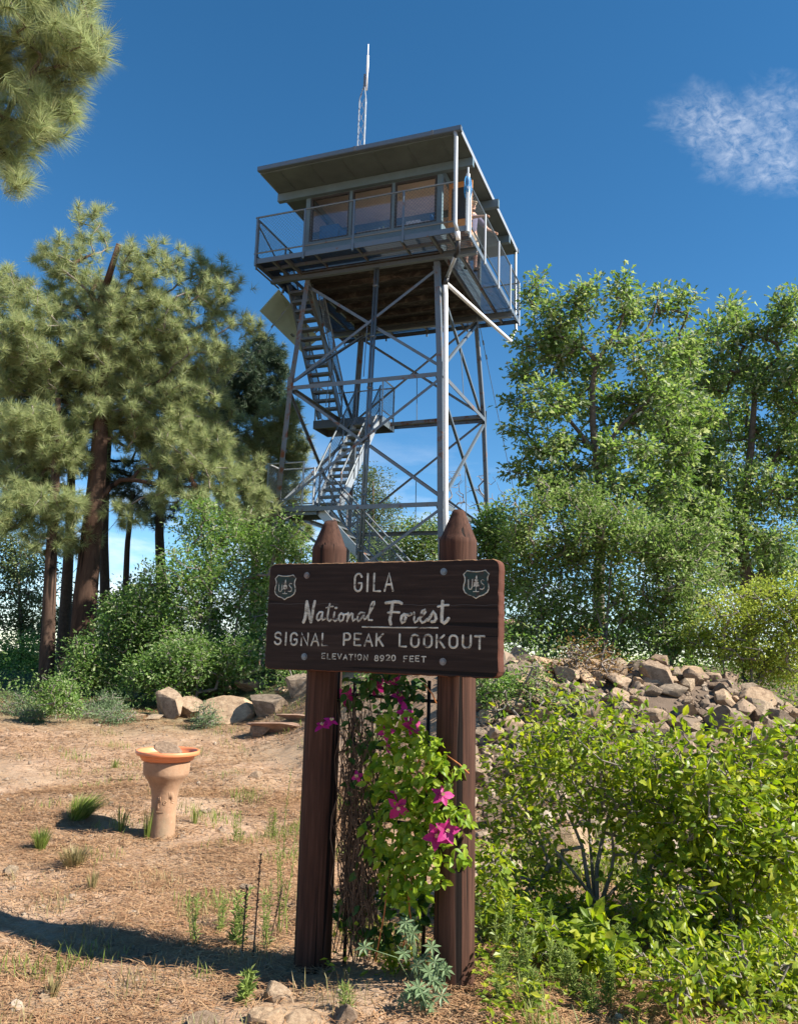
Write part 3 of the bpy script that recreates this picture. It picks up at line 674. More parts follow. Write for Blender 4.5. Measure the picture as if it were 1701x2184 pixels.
g = Geo(); box(g, (1.42, -1.6, 9.66), (1.46, -1.35, 9.98)); box(g, (1.5, -1.6, 9.66), (1.56, -1.35, 10.0)); tsolo(g, 'book', M['bluefab'], 'dark blue books upright at the right end of the cab window', 'books')
for k, (u, h, cap) in enumerate(((-0.3, 0.16, 'white'), (0.02, 0.2, 'white'), (0.12, 0.22, 'white'), (0.22, 0.24, 'limecap'), (0.33, 0.2, 'limecap'), (-0.1, 0.12, 'white'))):
    B_ = empty('bottle', tw(u, -1.5, 9.66)); g = Geo(); lathe(g, [(0.001, 0), (0.045, 0), (0.045, h * 0.65), (0.018, h * 0.85), (0.018, h)], 10); g.build('bottle_body', M['white'], B_, True)
    g = Geo(); lathe(g, [(0.02, h), (0.02, h + 0.03), (0.001, h + 0.03)], 8); g.build('cap', M[cap], B_)
    tag(B_, 'small white bottle in the row on the middle window ledge of the cab', 'bottle', 'bottles on the cab window ledge')
g = Geo(); box(g, (-1.5, -1.45, 9.0), (-1.0, -0.95, 10.25)); box(g, (-0.97, -1.45, 9.0), (-0.6, -1.05, 10.05)); tsolo(g, 'office_chair', M['bluefab'], 'dark blue padded chair back inside the left cab window', 'chair')
# blue rope coil over the corner post
g = Geo()
for k in range(7):
    a = np.linspace(0, 2 * np.pi, 25); rx, rz = 0.05 + 0.016 * (k % 4), 0.15 + 0.035 * ((k * 7) % 5); ph = k * 0.35
    tube(g, np.stack([2.60 + rx * np.cos(a) * math.cos(ph), -2.55 + rx * np.cos(a) * math.sin(ph) + 0.02 * k / 9, 10.16 - rz + rz * np.sin(a) + 0.0 * a], 1), 0.012, 6, cap=False)
tsolo(g, 'rope_coil', M['bluerope'], 'blue coil of rope hung over the front corner post of the deck rail', 'rope')
g = Geo(); tube(g, [(2.60, -2.55, 8.85), (2.60, -2.55, 10.2)], 0.045, 8); tube(g, [(2.60, -2.55, 10.2), (2.60, -2.55, 10.36)], 0.02, 8); part(g, 'corner_post', M['galv_pale'])

# guy wires
def wire(p, q, label, r=0.007, sag=0.12):
    p, q = np.array(p, float), np.array(q, float); t = np.linspace(0, 1, 14)[:, None]
    P = p + (q - p) * t; P[:, 2] -= 4 * sag * (t * (1 - t))[:, 0]
    g = Geo(); tube(g, P, r, 6); 
    for f_ in (0.05, 0.09): c = p + (q - p) * f_; tube(g, [c - (q - p) * 0.006, c + (q - p) * 0.006], r * 2.6, 6)
    solo(g, 'guy_wire', M['galv'], label, 'guy wire', 'guy wires of the tower')
pl = at(330, 1010, 17.0)
a_ = tw(-2.2, -1.2, 8.6); d_ = ray(420, 893); q_ = CAM + d_ * (19.8 / d_[1]); dirn = q_ - a_
wire(a_, a_ + dirn * 2.6, 'steel guy wire running down left from the deck through the pines')
b_ = tw(1.72, 1.75, 8.6); d_ = ray(1100, 1062); q_ = CAM + d_ * (25.5 / d_[1]); dirn = q_ - b_
wire(b_, b_ + dirn * 1.8, 'thin guy wire running down right behind the oak', 0.009)
wire(tw(-1.72, 1.72, 8.6), tw(-2.9, 4.2, 0.0), 'guy wire at the far back leg beside the stairs', 0.009)
# ------------------------------------------------------------------ person on the deck
M['skin'] = plain('skin', (0.62, 0.36, 0.25), 0.55, 0, 0.06)
M['shirt'] = plain('faded_purple_shirt', (0.17, 0.16, 0.26), 0.85, 0, 0.12, 20)
M['print'] = plain('pale_shirt_print', (0.45, 0.36, 0.38), 0.85)
M['shorts'] = plain('patterned_khaki_cloth', (0.40, 0.34, 0.27), 0.9, 0, 0.45, 26)
M['cap'] = plain('tan_cap_cloth', (0.68, 0.58, 0.42), 0.85, 0, 0.1)
M['hair'] = plain('grey_hair', (0.22, 0.18, 0.15), 0.8)
M['shoe'] = plain('brown_shoe', (0.08, 0.055, 0.04), 0.7)
M['lips'] = plain('lips', (0.42, 0.16, 0.13), 0.6); M['eye'] = plain('dark_eye', (0.03, 0.025, 0.02), 0.3)
def skin_mesh(name, nodes, edges, m, parent, root=0, sub=2):
    """one continuous surface grown round a skeleton; nodes = (x, y, z, radius a, radius b)"""
    me = bpy.data.meshes.new(name); bm = bmesh.new(); L = bm.verts.layers.skin.verify(); vs = [bm.verts.new(n[:3]) for n in nodes]
    for a, b in edges: bm.edges.new((vs[a], vs[b]))
    for v, n in zip(vs, nodes):
        v[L].radius = (n[3], n[4] if len(n) > 4 else n[3]); v[L].use_root = False
    vs[root][L].use_root = True
    bm.to_mesh(me); bm.free(); me.materials.append(m)
    o = link(bpy.data.objects.new(name, me), parent)
    k = o.modifiers.new('skin', 'SKIN'); k.use_smooth_shade = True
    s = o.modifiers.new('sub', 'SUBSURF'); s.levels = sub; s.render_levels = sub
    return o
# local frame of the person: x = outward over the right rail, y = along the rail away from the camera
PF = np.array([2.10, -0.52, 8.99])
PE = empty('person', tw(*PF), TY)
tag(PE, 'person in tan cap and purple t-shirt leaning on the deck rail of the tower', 'person')
fw = nrm(np.array([0.72, -0.69, 0])); sd = np.array([-fw[1], fw[0], 0])      # facing direction, own left side
up = np.array([0, 0, 1.0]); o0 = np.zeros(3)
def pp(f, s, z): return o0 + fw * f + sd * s + up * z
hL = np.array([2.585, -0.17, 10.045]) - PF; hR = np.array([2.585, -0.98, 10.045]) - PF
shL, shR = pp(0.0, 0.19, 1.42), pp(0.0, -0.19, 1.42)
elL, elR = (shL + hL) / 2 + np.array([0.02, 0.05, -0.06]), (shR + hR) / 2 + np.array([-0.02, -0.12, -0.10])
def nd(p, a, b=None): return (*[float(v) for v in p], a, b if b else a)
nodes = [nd(pp(0, 0, 0.93), 0.135, 0.10), nd(pp(0.02, 0, 1.10), 0.125, 0.095), nd(pp(0.03, 0, 1.28), 0.145, 0.105), nd(pp(0.01, 0, 1.42), 0.12, 0.08),
         nd(pp(0.02, 0, 1.50), 0.052), nd(pp(0.05, 0, 1.57), 0.062, 0.07), nd(pp(0.055, 0, 1.655), 0.075, 0.088), nd(pp(0.045, 0, 1.72), 0.06, 0.07),
         nd(shL, 0.058), nd(elL, 0.042), nd(hL + up * 0.03 - nrm(hL - elL) * 0.09, 0.029), nd(hL + up * 0.035, 0.036, 0.02),
         nd(shR, 0.058), nd(elR, 0.042), nd(hR + up * 0.03 - nrm(hR - elR) * 0.09, 0.029), nd(hR + up * 0.035, 0.036, 0.02),
         nd(pp(0, 0.10, 0.86), 0.088), nd(pp(0.03, 0.12, 0.49), 0.058), nd(pp(0.0, 0.13, 0.10), 0.04), nd(pp(0.16, 0.14, 0.04), 0.04, 0.03),
         nd(pp(0, -0.10, 0.86), 0.088), nd(pp(0.03, -0.12, 0.49), 0.058), nd(pp(0.0, -0.13, 0.10), 0.04), nd(pp(0.16, -0.14, 0.04), 0.04, 0.03)]
edges = [(0, 1), (1, 2), (2, 3), (3, 4), (4, 5), (5, 6), (6, 7), (3, 8), (8, 9), (9, 10), (10, 11), (3, 12), (12, 13), (13, 14), (14, 15), (0, 16), (16, 17), (17, 18), (18, 19), (0, 20), (20, 21), (21, 22), (22, 23)]
def fingers(h, e, rail, thumb_side):
    """four unequal fingers bent over the rail and a thumb leaving the side of the palm"""
    global nodes, edges
    base = 11 if h is hL else 15
    a = nrm(h - e); a[2] = 0; a = nrm(a); r = nrm(rail)
    for k, (off, ln) in enumerate(((-0.030, 0.070), (-0.010, 0.080), (0.011, 0.075), (0.030, 0.058))):
        p = h + up * 0.035 + a * 0.035 + r * off * 0 + np.cross(up, a) * off
        i = len(nodes); nodes += [nd(p, 0.009), nd(p + a * ln * 0.55 - up * 0.012, 0.0085), nd(p + a * ln * 0.75 - up * 0.045, 0.0075)]
        edges += [(base, i), (i, i + 1), (i + 1, i + 2)]
    p = h + up * 0.03 - a * 0.01 + np.cross(up, a) * 0.038 * thumb_side; i = len(nodes)
    nodes += [nd(p, 0.011), nd(p + a * 0.035 + np.cross(up, a) * 0.02 * thumb_side - up * 0.025, 0.009)]; edges += [(base, i), (i, i + 1)]
fingers(hL, elL, (0, 1, 0), -1); fingers(hR, elR, (0, 1, 0), 1)
skin_mesh('body', nodes, edges, M['skin'], PE)
g = Geo()                                                            # face: nose, brows, mouth, ears
hc = pp(0.055, 0, 1.655)
grid_sphere(g, hc + fw * 0.088 - up * 0.012, (0.014, 0.014, 0.024), 8, 6); 
for s in (-1, 1): grid_sphere(g, hc + sd * s * 0.078 - up * 0.005, (0.014, 0.014, 0.032), 8, 6)
g.build('nose_and_ears', M['skin'], PE, True)
g = Geo(); grid_sphere(g, hc + fw * 0.078 - up * 0.052, (0.012 + 0.014 * abs(sd[0]), 0.012 + 0.014 * abs(sd[1]), 0.007), 8, 6); g.build('mouth', M['lips'], PE, True)
for s in (-1, 1):
    g = Geo(); grid_sphere(g, hc + fw * 0.079 + sd * s * 0.031 + up * 0.012, (0.011, 0.011, 0.008), 8, 6); g.build('eye', M['eye'], PE, True)
g = Geo(); grid_sphere(g, hc - fw * 0.02 + up * 0.01, (0.083, 0.083, 0.08), 14, 10); g.build('hair', M['hair'], PE, True)
g = Geo(); grid_sphere(g, hc + up * 0.062 - fw * 0.004, (0.098, 0.098, 0.072), 16, 10)
br = [hc + up * 0.055 + fw * (0.085 + 0.085 * math.cos(a)) + sd * 0.082 * math.sin(a) - up * 0.02 * math.cos(a) for a in np.linspace(-math.pi / 2, math.pi / 2, 9)]
n0 = len(br); V = np.array(br + [p + up * 0.012 for p in br]); F = [[i, i + 1, n0 + i + 1, n0 + i] for i in range(n0 - 1)]
g.add(V, F); g.add(V, [[0, i, i + 1] for i in range(1, n0 - 1)]); g.add(V, [[n0, n0 + i + 1, n0 + i] for i in range(1, n0 - 1)])
g.build('cap', M['cap'], PE, False)
sl_ = 0.45
nodes2 = [nd(pp(0, 0, 0.90), 0.155, 0.12), nd(pp(0.02, 0, 1.10), 0.145, 0.115), nd(pp(0.03, 0, 1.28), 0.162, 0.122), nd(pp(0.01, 0, 1.43), 0.125, 0.09),
          nd(pp(0.02, 0, 1.475), 0.07), nd(shL, 0.074), nd(shL + (elL - shL) * 0.75, 0.066), nd(shR, 0.074), nd(shR + (elR - shR) * 0.75, 0.066)]
skin_mesh('shirt', nodes2, [(0, 1), (1, 2), (2, 3), (3, 4), (3, 5), (5, 6), (3, 7), (7, 8)], M['shirt'], PE)
nodes3 = [nd(pp(0, 0, 0.97), 0.148, 0.115), nd(pp(0, 0, 0.90), 0.15, 0.12), nd(pp(0.0, 0.105, 0.82), 0.112), nd(pp(0.03, 0.122, 0.48), 0.095), nd(pp(0.0, -0.105, 0.82), 0.112), nd(pp(0.03, -0.122, 0.48), 0.095)]
skin_mesh('shorts', nodes3, [(0, 1), (1, 2), (2, 3), (1, 4), (4, 5)], M['shorts'], PE)
for s in (-1, 1): skin_mesh('shoe', [nd(pp(-0.04, 0.13 * s, 0.055), 0.05), nd(pp(0.09, 0.135 * s, 0.045), 0.048), nd(pp(0.19, 0.14 * s, 0.035), 0.04, 0.032)], [(0, 1), (1, 2)], M['shoe'], PE)

# ------------------------------------------------------------------ forest sign
SY = R(26)
SE = np.array([math.cos(SY), -math.sin(SY), 0]); SN = np.array([-math.sin(SY), -math.cos(SY), 0])
SO = np.array([-0.035, 4.315, 0.0]) + SN * 0.19
SG = empty('forest_sign', SO, -SY)
tag(SG, 'dark brown wooden forest sign board on two thick round red brown posts', 'sign')
# local: x along the board, -y towards the viewer, z up; front face at y = 0
def round_post(s_top, s_base, ztop, shoulder, r):
    g = Geo(); n = 40
    yv = 0.075 + r + 0.0
    lev = [-0.45] + list(np.linspace(0.0, shoulder - 0.02, 26)) + [shoulder, shoulder + 0.012] + list(np.linspace(shoulder + 0.03, ztop - 0.012, 7)) + [ztop]
    ph = rng.uniform(0, 6.28, 6); V = []
    a = np.linspace(0, 2 * np.pi, n, endpoint=False)
    for z in lev:
        t = min(1, max(0, z / 2.0)); x = s_base + (s_top - s_base) * t
        rr = r if z <= shoulder else r * (1 - 0.64 * (z - shoulder) / (ztop - shoulder))
        wob = 1 + 0.018 * np.sin(2 * a + ph[0]) + 0.012 * np.sin(3 * a + ph[1] + z * 0.6) + 0.008 * np.sin(7 * a + ph[2] + z)
        if z > shoulder:                                             # hewn facets on the pointed top
            k = 8; fa = np.cos(np.pi / k) / np.cos((a + ph[3]) % (2 * np.pi / k) - np.pi / k); wob = wob * (0.35 + 0.65 * fa)
        V.append(np.stack([x + rr * wob * np.cos(a), yv + rr * wob * np.sin(a), np.full(n, z) + (0.012 * np.sin(a + ph[4]) if z == ztop else 0)], 1))
    k = np.arange(n); F = [np.stack([i * n + k, i * n + (k + 1) % n, (i + 1) * n + (k + 1) % n, (i + 1) * n + k], 1) for i in range(len(lev) - 1)]
    V = np.concatenate(V); top = V[-n:].mean(0, keepdims=True) + [[0, 0, 0.004]]
    g.add(np.concatenate([V, top]), np.concatenate(F)); m_ = len(V)
    g.F.append((np.stack([(len(lev) - 1) * n + k, (len(lev) - 1) * n + (k + 1) % n, np.full(n, m_)], 1), 0))
    return g
round_post(-0.370, -0.362, 2.305, 2.155, 0.094).build('post', M['post'], SG, True)['label'] = 'post under the left end of the board'
round_post(0.390, 0.407, 2.318, 2.172, 0.098).build('post', M['post'], SG, True)['label'] = 'taller post under the right end of the board'
# board with rounded corners and bevelled, weathered edge
def rr_outline(x0, x1, z0, z1, r, k=7, jag=0.0, seed=0):
    pts = []
    for cx_, cz_, a0 in ((x1 - r, z0 + r, -90), (x1 - r, z1 - r, 0), (x0 + r, z1 - r, 90), (x0 + r, z0 + r, 180)):
        for a in np.linspace(a0, a0 + 90, k): pts.append((cx_ + r * math.cos(R(a)), cz_ + r * math.sin(R(a))))
    out = []; rr_ = np.random.default_rng(seed)
    for i in range(len(pts)):
        p, q = np.array(pts[i]), np.array(pts[(i + 1) % len(pts)]); m_ = max(1, int(np.linalg.norm(q - p) / 0.02))
        for t in range(m_):
            v = p + (q - p) * t / m_
            if m_ > 1: v = v + rr_.normal(0, jag, 2)
            out.append(v)
    return np.array(out)
BX0, BX1, BZ0, BZ1 = -0.644, 0.675, 1.490, 2.052
ol = rr_outline(BX0, BX1, BZ0, BZ1, 0.035, 6, 0.0012, 3); nB = len(ol); cen = ol.mean(0)
def ring_at(shrink, y):
    d = nrm(ol - cen) * shrink; return np.stack([ol[:, 0] - d[:, 0], np.full(nB, y), ol[:, 1] - d[:, 1]], 1)
g = Geo(); rings = [ring_at(0.006, 0.0), ring_at(0.0, 0.006), ring_at(0.0, 0.068), ring_at(0.005, 0.073)]
k = np.arange(nB)
V = np.concatenate(rings)
topm = ol[:, 1] > BZ1 - 0.012
for i in range(3):
    F = np.stack([i * nB + k, i * nB + (k + 1) % nB, (i + 1) * nB + (k + 1) % nB, (i + 1) * nB + k], 1)
    if i == 0: g.add(V, F[~topm], 1); g.F.append((F[topm], 2))
    else: g.F.append((F[~topm], 1)); g.F.append((F[topm], 2))
g.F.append((k[None, ::-1], 0)); g.F.append(((3 * nB + k)[None], 0))
board = g.build('board', [M['board'], M['board_edge'], M['board_top']], SG)
# fresh edge colour: right end of the board
def strokes(g, lines, w, depth=0.35, ox=0.0, oz=0.0, sx=1.0, sz=1.0, n=8):
    """routed letters: rounded painted strokes sitting in the board face"""
    for L in lines:
        ww = w
        if isinstance(L, dict): ww, L = L['w'], L['p']
        P = np.array([(ox + p[0] * sx, 0.0, oz + p[1] * sz) for p in L], float)
        if len(P) < 2: P = np.concatenate([P, P + [[0.001, 0, 0]]])
        # resample and round the ends
        d = nrm(P[1:] - P[:-1])
        P = np.concatenate([P[:1] - d[:1] * ww * 0.45, P[:1] - d[:1] * ww * 0.25, P, P[-1:] + d[-1:] * ww * 0.25, P[-1:] + d[-1:] * ww * 0.45])
        r_ = np.full(len(P), ww / 2); r_[0] = r_[-1] = ww * 0.18; r_[1] = r_[-2] = ww * 0.42
        T_ = nrm(np.gradient(P, axis=0)); a = np.linspace(0, 2 * np.pi, n, endpoint=False); V = []
        for p, t_, q in zip(P, T_, r_):
            s_ = np.array([-t_[2], 0, t_[0]]); V.append(p + q * (np.cos(a)[:, None] * s_ + np.sin(a)[:, None] * np.array([0, depth * ww / 2 / q * 0.6, 0])))
        V = np.concatenate(V); kk = np.arange(n)
        F = np.concatenate([np.stack([i * n + kk, i * n + (kk + 1) % n, (i + 1) * n + (kk + 1) % n, (i + 1) * n + kk], 1) for i in range(len(P) - 1)])
        g.add(V, F)
def arc(cx_, cz_, rx, rz, a0, a1, k=9): return [(cx_ + rx * math.cos(R(a)), cz_ + rz * math.sin(R(a))) for a in np.linspace(a0, a1, k)]
FONT = {
 'G': [arc(.5, .72, .42, .28, 20, 180) + arc(.5, .28, .42, .28, 180, 360)[0:] + [(.92, .46), (.58, .46)]],
 'I': [[(.5, 0), (.5, 1)]], 'L': [[(.1, 1), (.1, 0), (.85, 0)]], 'A': [[(.02, 0), (.5, 1), (.98, 0)], [(.2, .36), (.8, .36)]],
 'S': [arc(.5, .75, .40, .25, 15, 250, 10) + arc(.5, .25, .42, .26, 80, -165, 10)],
 'N': [[(.06, 0), (.06, 1), (.94, 0), (.94, 1)]], 'P': [[(.1, 0), (.1, 1), (.55, 1)] + arc(.55, .72, .36, .28, 90, -90) + [(.1, .44)]],
 'E': [[(.9, 1), (.1, 1), (.1, 0), (.9, 0)], [(.1, .52), (.75, .52)]], 'K': [[(.1, 0), (.1, 1)], [(.9, 1), (.1, .42)], [(.36, .60), (.94, 0)]],
 'O': [arc(.5, .70, .42, .30, 0, 180) + arc(.5, .30, .42, .30, 180, 360) + [(.92, .70)]],
 'U': [[(.08, 1), (.08, .30)] + arc(.5, .30, .42, .30, 180, 360) + [(.92, 1)]], 'T': [[(.02, 1), (.98, 1)], [(.5, 1), (.5, 0)]],
 'V': [[(.04, 1), (.5, 0), (.96, 1)]], 'F': [[(.9, 1), (.1, 1), (.1, 0)], [(.1, .52), (.72, .52)]],
 '8': [arc(.5, .76, .34, .24, -90, 270, 16), arc(.5, .27, .41, .27, 90, 450, 16)], '9': [arc(.5, .70, .40, .30, 0, 360, 16) + [(.90, .66), (.86, .35), (.62, .08), (.25, 0)]],
 '2': [arc(.5, .70, .40, .30, 160, -20, 10) + [(.70, .40), (.08, 0), (.94, 0)]], '0': [arc(.5, .68, .38, .32, 0, 180) + arc(.5, .32, .38, .32, 180, 360) + [(.88, .68)]],
}
def text(s, x0, x1, z0, z1, w, parent, wide=None):
    """letters spread from x0 to x1"""
    g = Geo(); adv = {'I': .42, ' ': .62}
    ws = [adv.get(c, 1.0) for c in s]; gap = 0.40
    tot = sum(ws) + gap * (len(s) - 1); sc = (x1 - x0) / tot; x = x0
    for c, wd in zip(s, ws):
        if c != ' ':
            jx, jz = rng.normal(0, 0.0012), rng.normal(0, 0.0010)
            strokes(g, FONT[c], w, 0.35, x + jx - (sc * 0.29 if c == 'I' else 0), z0 + jz, sc, z1 - z0)
        x += (wd + gap) * sc
    return g
def lettering(g, label): o = g.build('lettering', M['paint'], board, True); o['label'] = label; return o
lettering(text('GILA', -0.112, 0.112, 1.902, 1.992, 0.0118, board), 'cream routed word GILA')
g = text('SIGNAL', -0.588, -0.245, 1.620, 1.682, 0.0112, board)
for t_, a_, b_ in (('PEAK', -0.166, 0.068), ('LOOKOUT', 0.150, 0.602)):
    q = text(t_, a_, b_, 1.627, 1.686, 0.0112, board)
    for v_, (f_, _) in zip(q.V, q.F): pass
    base = g.n; 
    for v_, fm in zip(q.V, q.F): g.V.append(v_); g.F.append((fm[0] + base, 0)); g.n += len(v_)
lettering(g, 'cream routed words SIGNAL PEAK LOOKOUT')
g = Geo()
for t_, a_, b_, z_ in (('ELEVATION', -0.288, -0.020, 1.5545), ('8920', 0.018, 0.140, 1.5555), ('FEET', 0.180, 0.300, 1.5565)):
    q = text(t_, a_, b_, z_, z_ + 0.026, 0.0060, board); base = g.n
    for v_, fm in zip(q.V, q.F): g.V.append(v_); g.F.append((fm[0] + base, 0)); g.n += len(v_)
lettering(g, 'small cream routed words ELEVATION 8920 FEET')
# script line, traced in units of the photograph's enlargement
def sc_(pts): return [(-0.410 + (x - 50) * (0.827 / 1555.0), 1.853 - (y - 70) * (0.115 / 232.0)) for x, y in pts]
W1 = 0.0165; W2 = 0.0115
script = [
 {'w': 0.019, 'p': sc_([(52, 296), (66, 262), (74, 200), (76, 140), (80, 82)])}, {'w': 0.020, 'p': sc_([(80, 90), (98, 160), (118, 225), (138, 292)])}, {'w': 0.017, 'p': sc_([(140, 285), (150, 220), (158, 150), (172, 78)])},
 {'w': W2, 'p': sc_([(262, 190), (232, 190), (206, 222), (204, 262), (220, 280), (246, 262), (262, 215), (268, 186), (262, 240), (270, 274), (300, 258)])},
 {'w': W2, 'p': sc_([(344, 104), (334, 160), (326, 225), (330, 272), (348, 284), (372, 262)])}, {'w': 0.008, 'p': sc_([(306, 144), (340, 134), (384, 130)])},
 {'w': W2, 'p': sc_([(402, 192), (396, 230), (394, 268), (410, 284), (436, 266)])}, {'w': 0.012, 'p': sc_([(410, 146), (424, 146)])},
 {'w': W2, 'p': sc_([(478, 200), (456, 222), (452, 262), (470, 284), (498, 270), (508, 232), (494, 204), (478, 202), (510, 216), (546, 206)])},
 {'w': W2, 'p': sc_([(556, 196), (552, 240), (542, 288), (566, 230), (594, 196), (606, 206), (604, 250), (612, 280), (634, 262)])},
 {'w': W2, 'p': sc_([(720, 196), (690, 192), (664, 222), (656, 260), (668, 282), (696, 262), (722, 216), (732, 190), (726, 240), (738, 262), (752, 252)])},
 {'w': 0.0105, 'p': sc_([(752, 250), (786, 200), (816, 150), (838, 102), (836, 78), (818, 82), (800, 120), (788, 180), (776, 235), (782, 268), (818, 268)])},
 {'w': W1, 'p': sc_([(960, 92), (1000, 88), (1050, 80), (1100, 84), (1126, 98)])}, {'w': 0.017, 'p': sc_([(1030, 92), (1024, 150), (1014, 220), (1006, 262), (1018, 306)])}, {'w': W2, 'p': sc_([(986, 192), (1040, 184), (1104, 188)])},
 {'w': W1, 'p': sc_([(1156, 206), (1130, 226), (1124, 262), (1136, 292), (1160, 276), (1172, 236), (1160, 206), (1196, 214), (1228, 204)])},
 {'w': W2, 'p': sc_([(1256, 188), (1262, 216), (1256, 262), (1268, 288), (1292, 268)])},
 {'w': 0.013, 'p': sc_([(1300, 250), (1340, 220), (1374, 180), (1366, 160), (1340, 170), (1320, 220), (1320, 264), (1340, 288), (1366, 278), (1390, 252)])},
 {'w': W1, 'p': sc_([(1400, 262), (1430, 214), (1452, 176), (1470, 206), (1480, 246), (1464, 274), (1436, 276)])},
 {'w': 0.018, 'p': sc_([(1540, 78), (1538, 150), (1536, 220), (1538, 276), (1560, 290), (1586, 268), (1602, 244)])}, {'w': W2, 'p': sc_([(1496, 128), (1548, 116), (1600, 112)])},
]
g = Geo(); strokes(g, script, W2, 0.3); lettering(g, 'cream painted script words National Forest')
g = Geo(); strokes(g, [[(-0.056, 1.720), (0.15, 1.7195), (0.360, 1.7215)]], 0.0075, 0.4); lettering(g, 'cream underline')
# shield emblems
def emblem(x0, x1, z0, z1, label):
    w_, h_ = x1 - x0, z1 - z0
    half = [(0.5, 0.03), (0.62, 0.10), (0.80, 0.15), (0.93, 0.24), (0.985, 0.36), (0.97, 0.50), (0.93, 0.62), (0.935, 0.74), (0.99, 0.85), (0.85, 0.98), (0.68, 0.945), (0.5, 0.935)]
    full = [(x0 + p[0] * w_, z0 + p[1] * h_) for p in half] + [(x0 + (1 - p[0]) * w_, z0 + p[1] * h_) for p in half[-2:0:-1]]
    E_ = Geo(); n_ = len(full); V = [(x0 + w_ / 2, -0.0012, z0 + h_ / 2)] + [(p[0], -0.0012, p[1]) for p in full]
    E_.add(V, [[0, 1 + (i + 1) % n_, 1 + i] for i in range(n_)], 0)
    L_ = Geo(); strokes(L_, [full + full[:2]], 0.0062, 1.6)
    px_ = lambda x, z: (x0 + x * w_, z0 + z * h_)
    U_ = [[px_(.20, .66), px_(.205, .42), px_(.22, .36), px_(.27, .335), px_(.32, .35), px_(.345, .42), px_(.36, .67)]]
    S_ = [[px_(.80, .64), px_(.745, .66), px_(.695, .63), px_(.69, .58), px_(.73, .535), px_(.80, .48), px_(.82, .42), px_(.79, .36), px_(.73, .335), px_(.66, .35)]]
    strokes(L_, U_ + S_, 0.0060, 1.6); strokes(L_, [[px_(.5, .44), px_(.495, .28)], [px_(.40, .262), px_(.60, .258)]], 0.0048, 2.0)
    tr_ = [(.52, .82), (.545, .74), (.535, .72), (.58, .64), (.56, .63), (.61, .54), (.585, .535), (.645, .42), (.58, .44), (.52, .41), (.46, .44), (.39, .41), (.43, .535), (.41, .54), (.455, .63), (.435, .64), (.49, .74), (.485, .75)]
    tp = [px_(*p) for p in tr_]; n_ = len(tp); c_ = px_(.515, .55)
    L_.add([(c_[0], -0.0032, c_[1])] + [(p[0], -0.0028, p[1]) for p in tp], [[0, 1 + (i + 1) % n_, 1 + i] for i in range(n_)], 0)
    e_ = E_.build('emblem', M['emblem_green'], board); e_['label'] = label
    L_.build('emblem_outline', M['paint'], board, True)['label'] = label + ' outline and letters US'
emblem(-0.603, -0.468, 1.855, 1.993, 'left green shield with tree and letters US'); emblem(0.489, 0.622, 1.860, 2.001, 'right green shield with tree and letters US')
for (x, z, mm) in ((-0.402, 1.987, 'galv_rust'), (0.386, 1.995, 'galv'), (-0.393, 1.561, 'galv_old'), (0.391, 1.56, 'galv_rust')):
    g = Geo(); a = np.linspace(0, 2 * np.pi, 6, endpoint=False); V = [(x + 0.0135 * math.cos(q), yy, z + 0.0135 * math.sin(q)) for yy in (0.0, -0.009) for q in a] + [(x, -0.0105, z)]
    g.add(V, [[i, i + 6, (i + 1) % 6 + 6, (i + 1) % 6] for i in range(6)]); g.F.append((np.array([[6 + i, 12, 6 + (i + 1) % 6] for i in range(6)]), 0))
    a = np.linspace(0, 2 * np.pi, 16, endpoint=False); V = [(x + 0.018 * math.cos(q), -0.0022, z + 0.018 * math.sin(q)) for q in a]; g.add(V, [list(range(15, -1, -1))])
    g.build('bolt', M[mm], board)
# splits running along the board
g = Geo()
for z, xa, xb in ((1.836, -0.64, -0.2), (1.832, 0.1, 0.665)):
    P = [(x, -0.0004, z + 0.0018 * math.sin(x * 40) + rng.normal(0, 0.0006)) for x in np.linspace(xa, xb, 26)]
    strokes(g, [[(p[0], p[2]) for p in P]], 0.0022, 0.4)
g.build('board_crack', M['frame_dark'], board)

# trellis between the posts
TR = empty('trellis', SO + SE * 0.02, -SY); tag(TR, 'dark iron trellis standing between the two sign posts', 'trellis')
TRY = 0.20
for x in (-0.215, 0.215):
    g = Geo(); tube(g, [(x, TRY, -0.1), (x, TRY, 1.46)], 0.010, 8); g.build('upright', M['trellis'], TR, True)
for z in (0.42, 0.75, 1.10, 1.36):
    g = Geo(); tube(g, [(-0.26, TRY + 0.02, z + 0.01), (0.30, TRY + 0.02, z - 0.005)], 0.009, 8); g.build('crossbar', M['trellis'], TR, True)

# ------------------------------------------------------------------ bird bath
bp = hit(345, 1783); BB = empty('bird_bath', bp); tag(BB, 'clay chimney pot bird bath topped with an orange saucer', 'bird bath')
g = Geo(); prof = [(0.001, -0.05), (0.108, -0.05), (0.110, 0.0), (0.106, 0.12), (0.103, 0.24), (0.107, 0.32), (0.118, 0.38), (0.142, 0.44), (0.172, 0.482), (0.188, 0.505), (0.192, 0.52), (0.195, 0.60), (0.193, 0.622), (0.001, 0.624)]
lathe(g, prof, 48)
ped = g.build('pedestal', M['clay'], BB, True)
g = Geo()                                                            # raised cockle-comb relief on the clay
def relief(pts, r_=0.004):
    P = []
    for a, z in pts:
        rad = float(np.interp(z, [p[1] for p in prof[1:-1]], [p[0] for p in prof[1:-1]])); P.append((rad * math.cos(R(a)), rad * math.sin(R(a)), z))
    tube(g, P, r_, 6)
for k in range(9): t = R(95 + k * 17); relief([(-92 + 8 * math.cos(t), 0.27 + 0.022 * math.sin(t)), (-92 + 24 * math.cos(t), 0.275 + 0.062 * math.sin(t))])
for k in range(8): t = R(-20 + k * 17); relief([(-52 + 8 * math.cos(t), 0.295 + 0.022 * math.sin(t)), (-52 + 26 * math.cos(t), 0.30 + 0.075 * math.sin(t))])
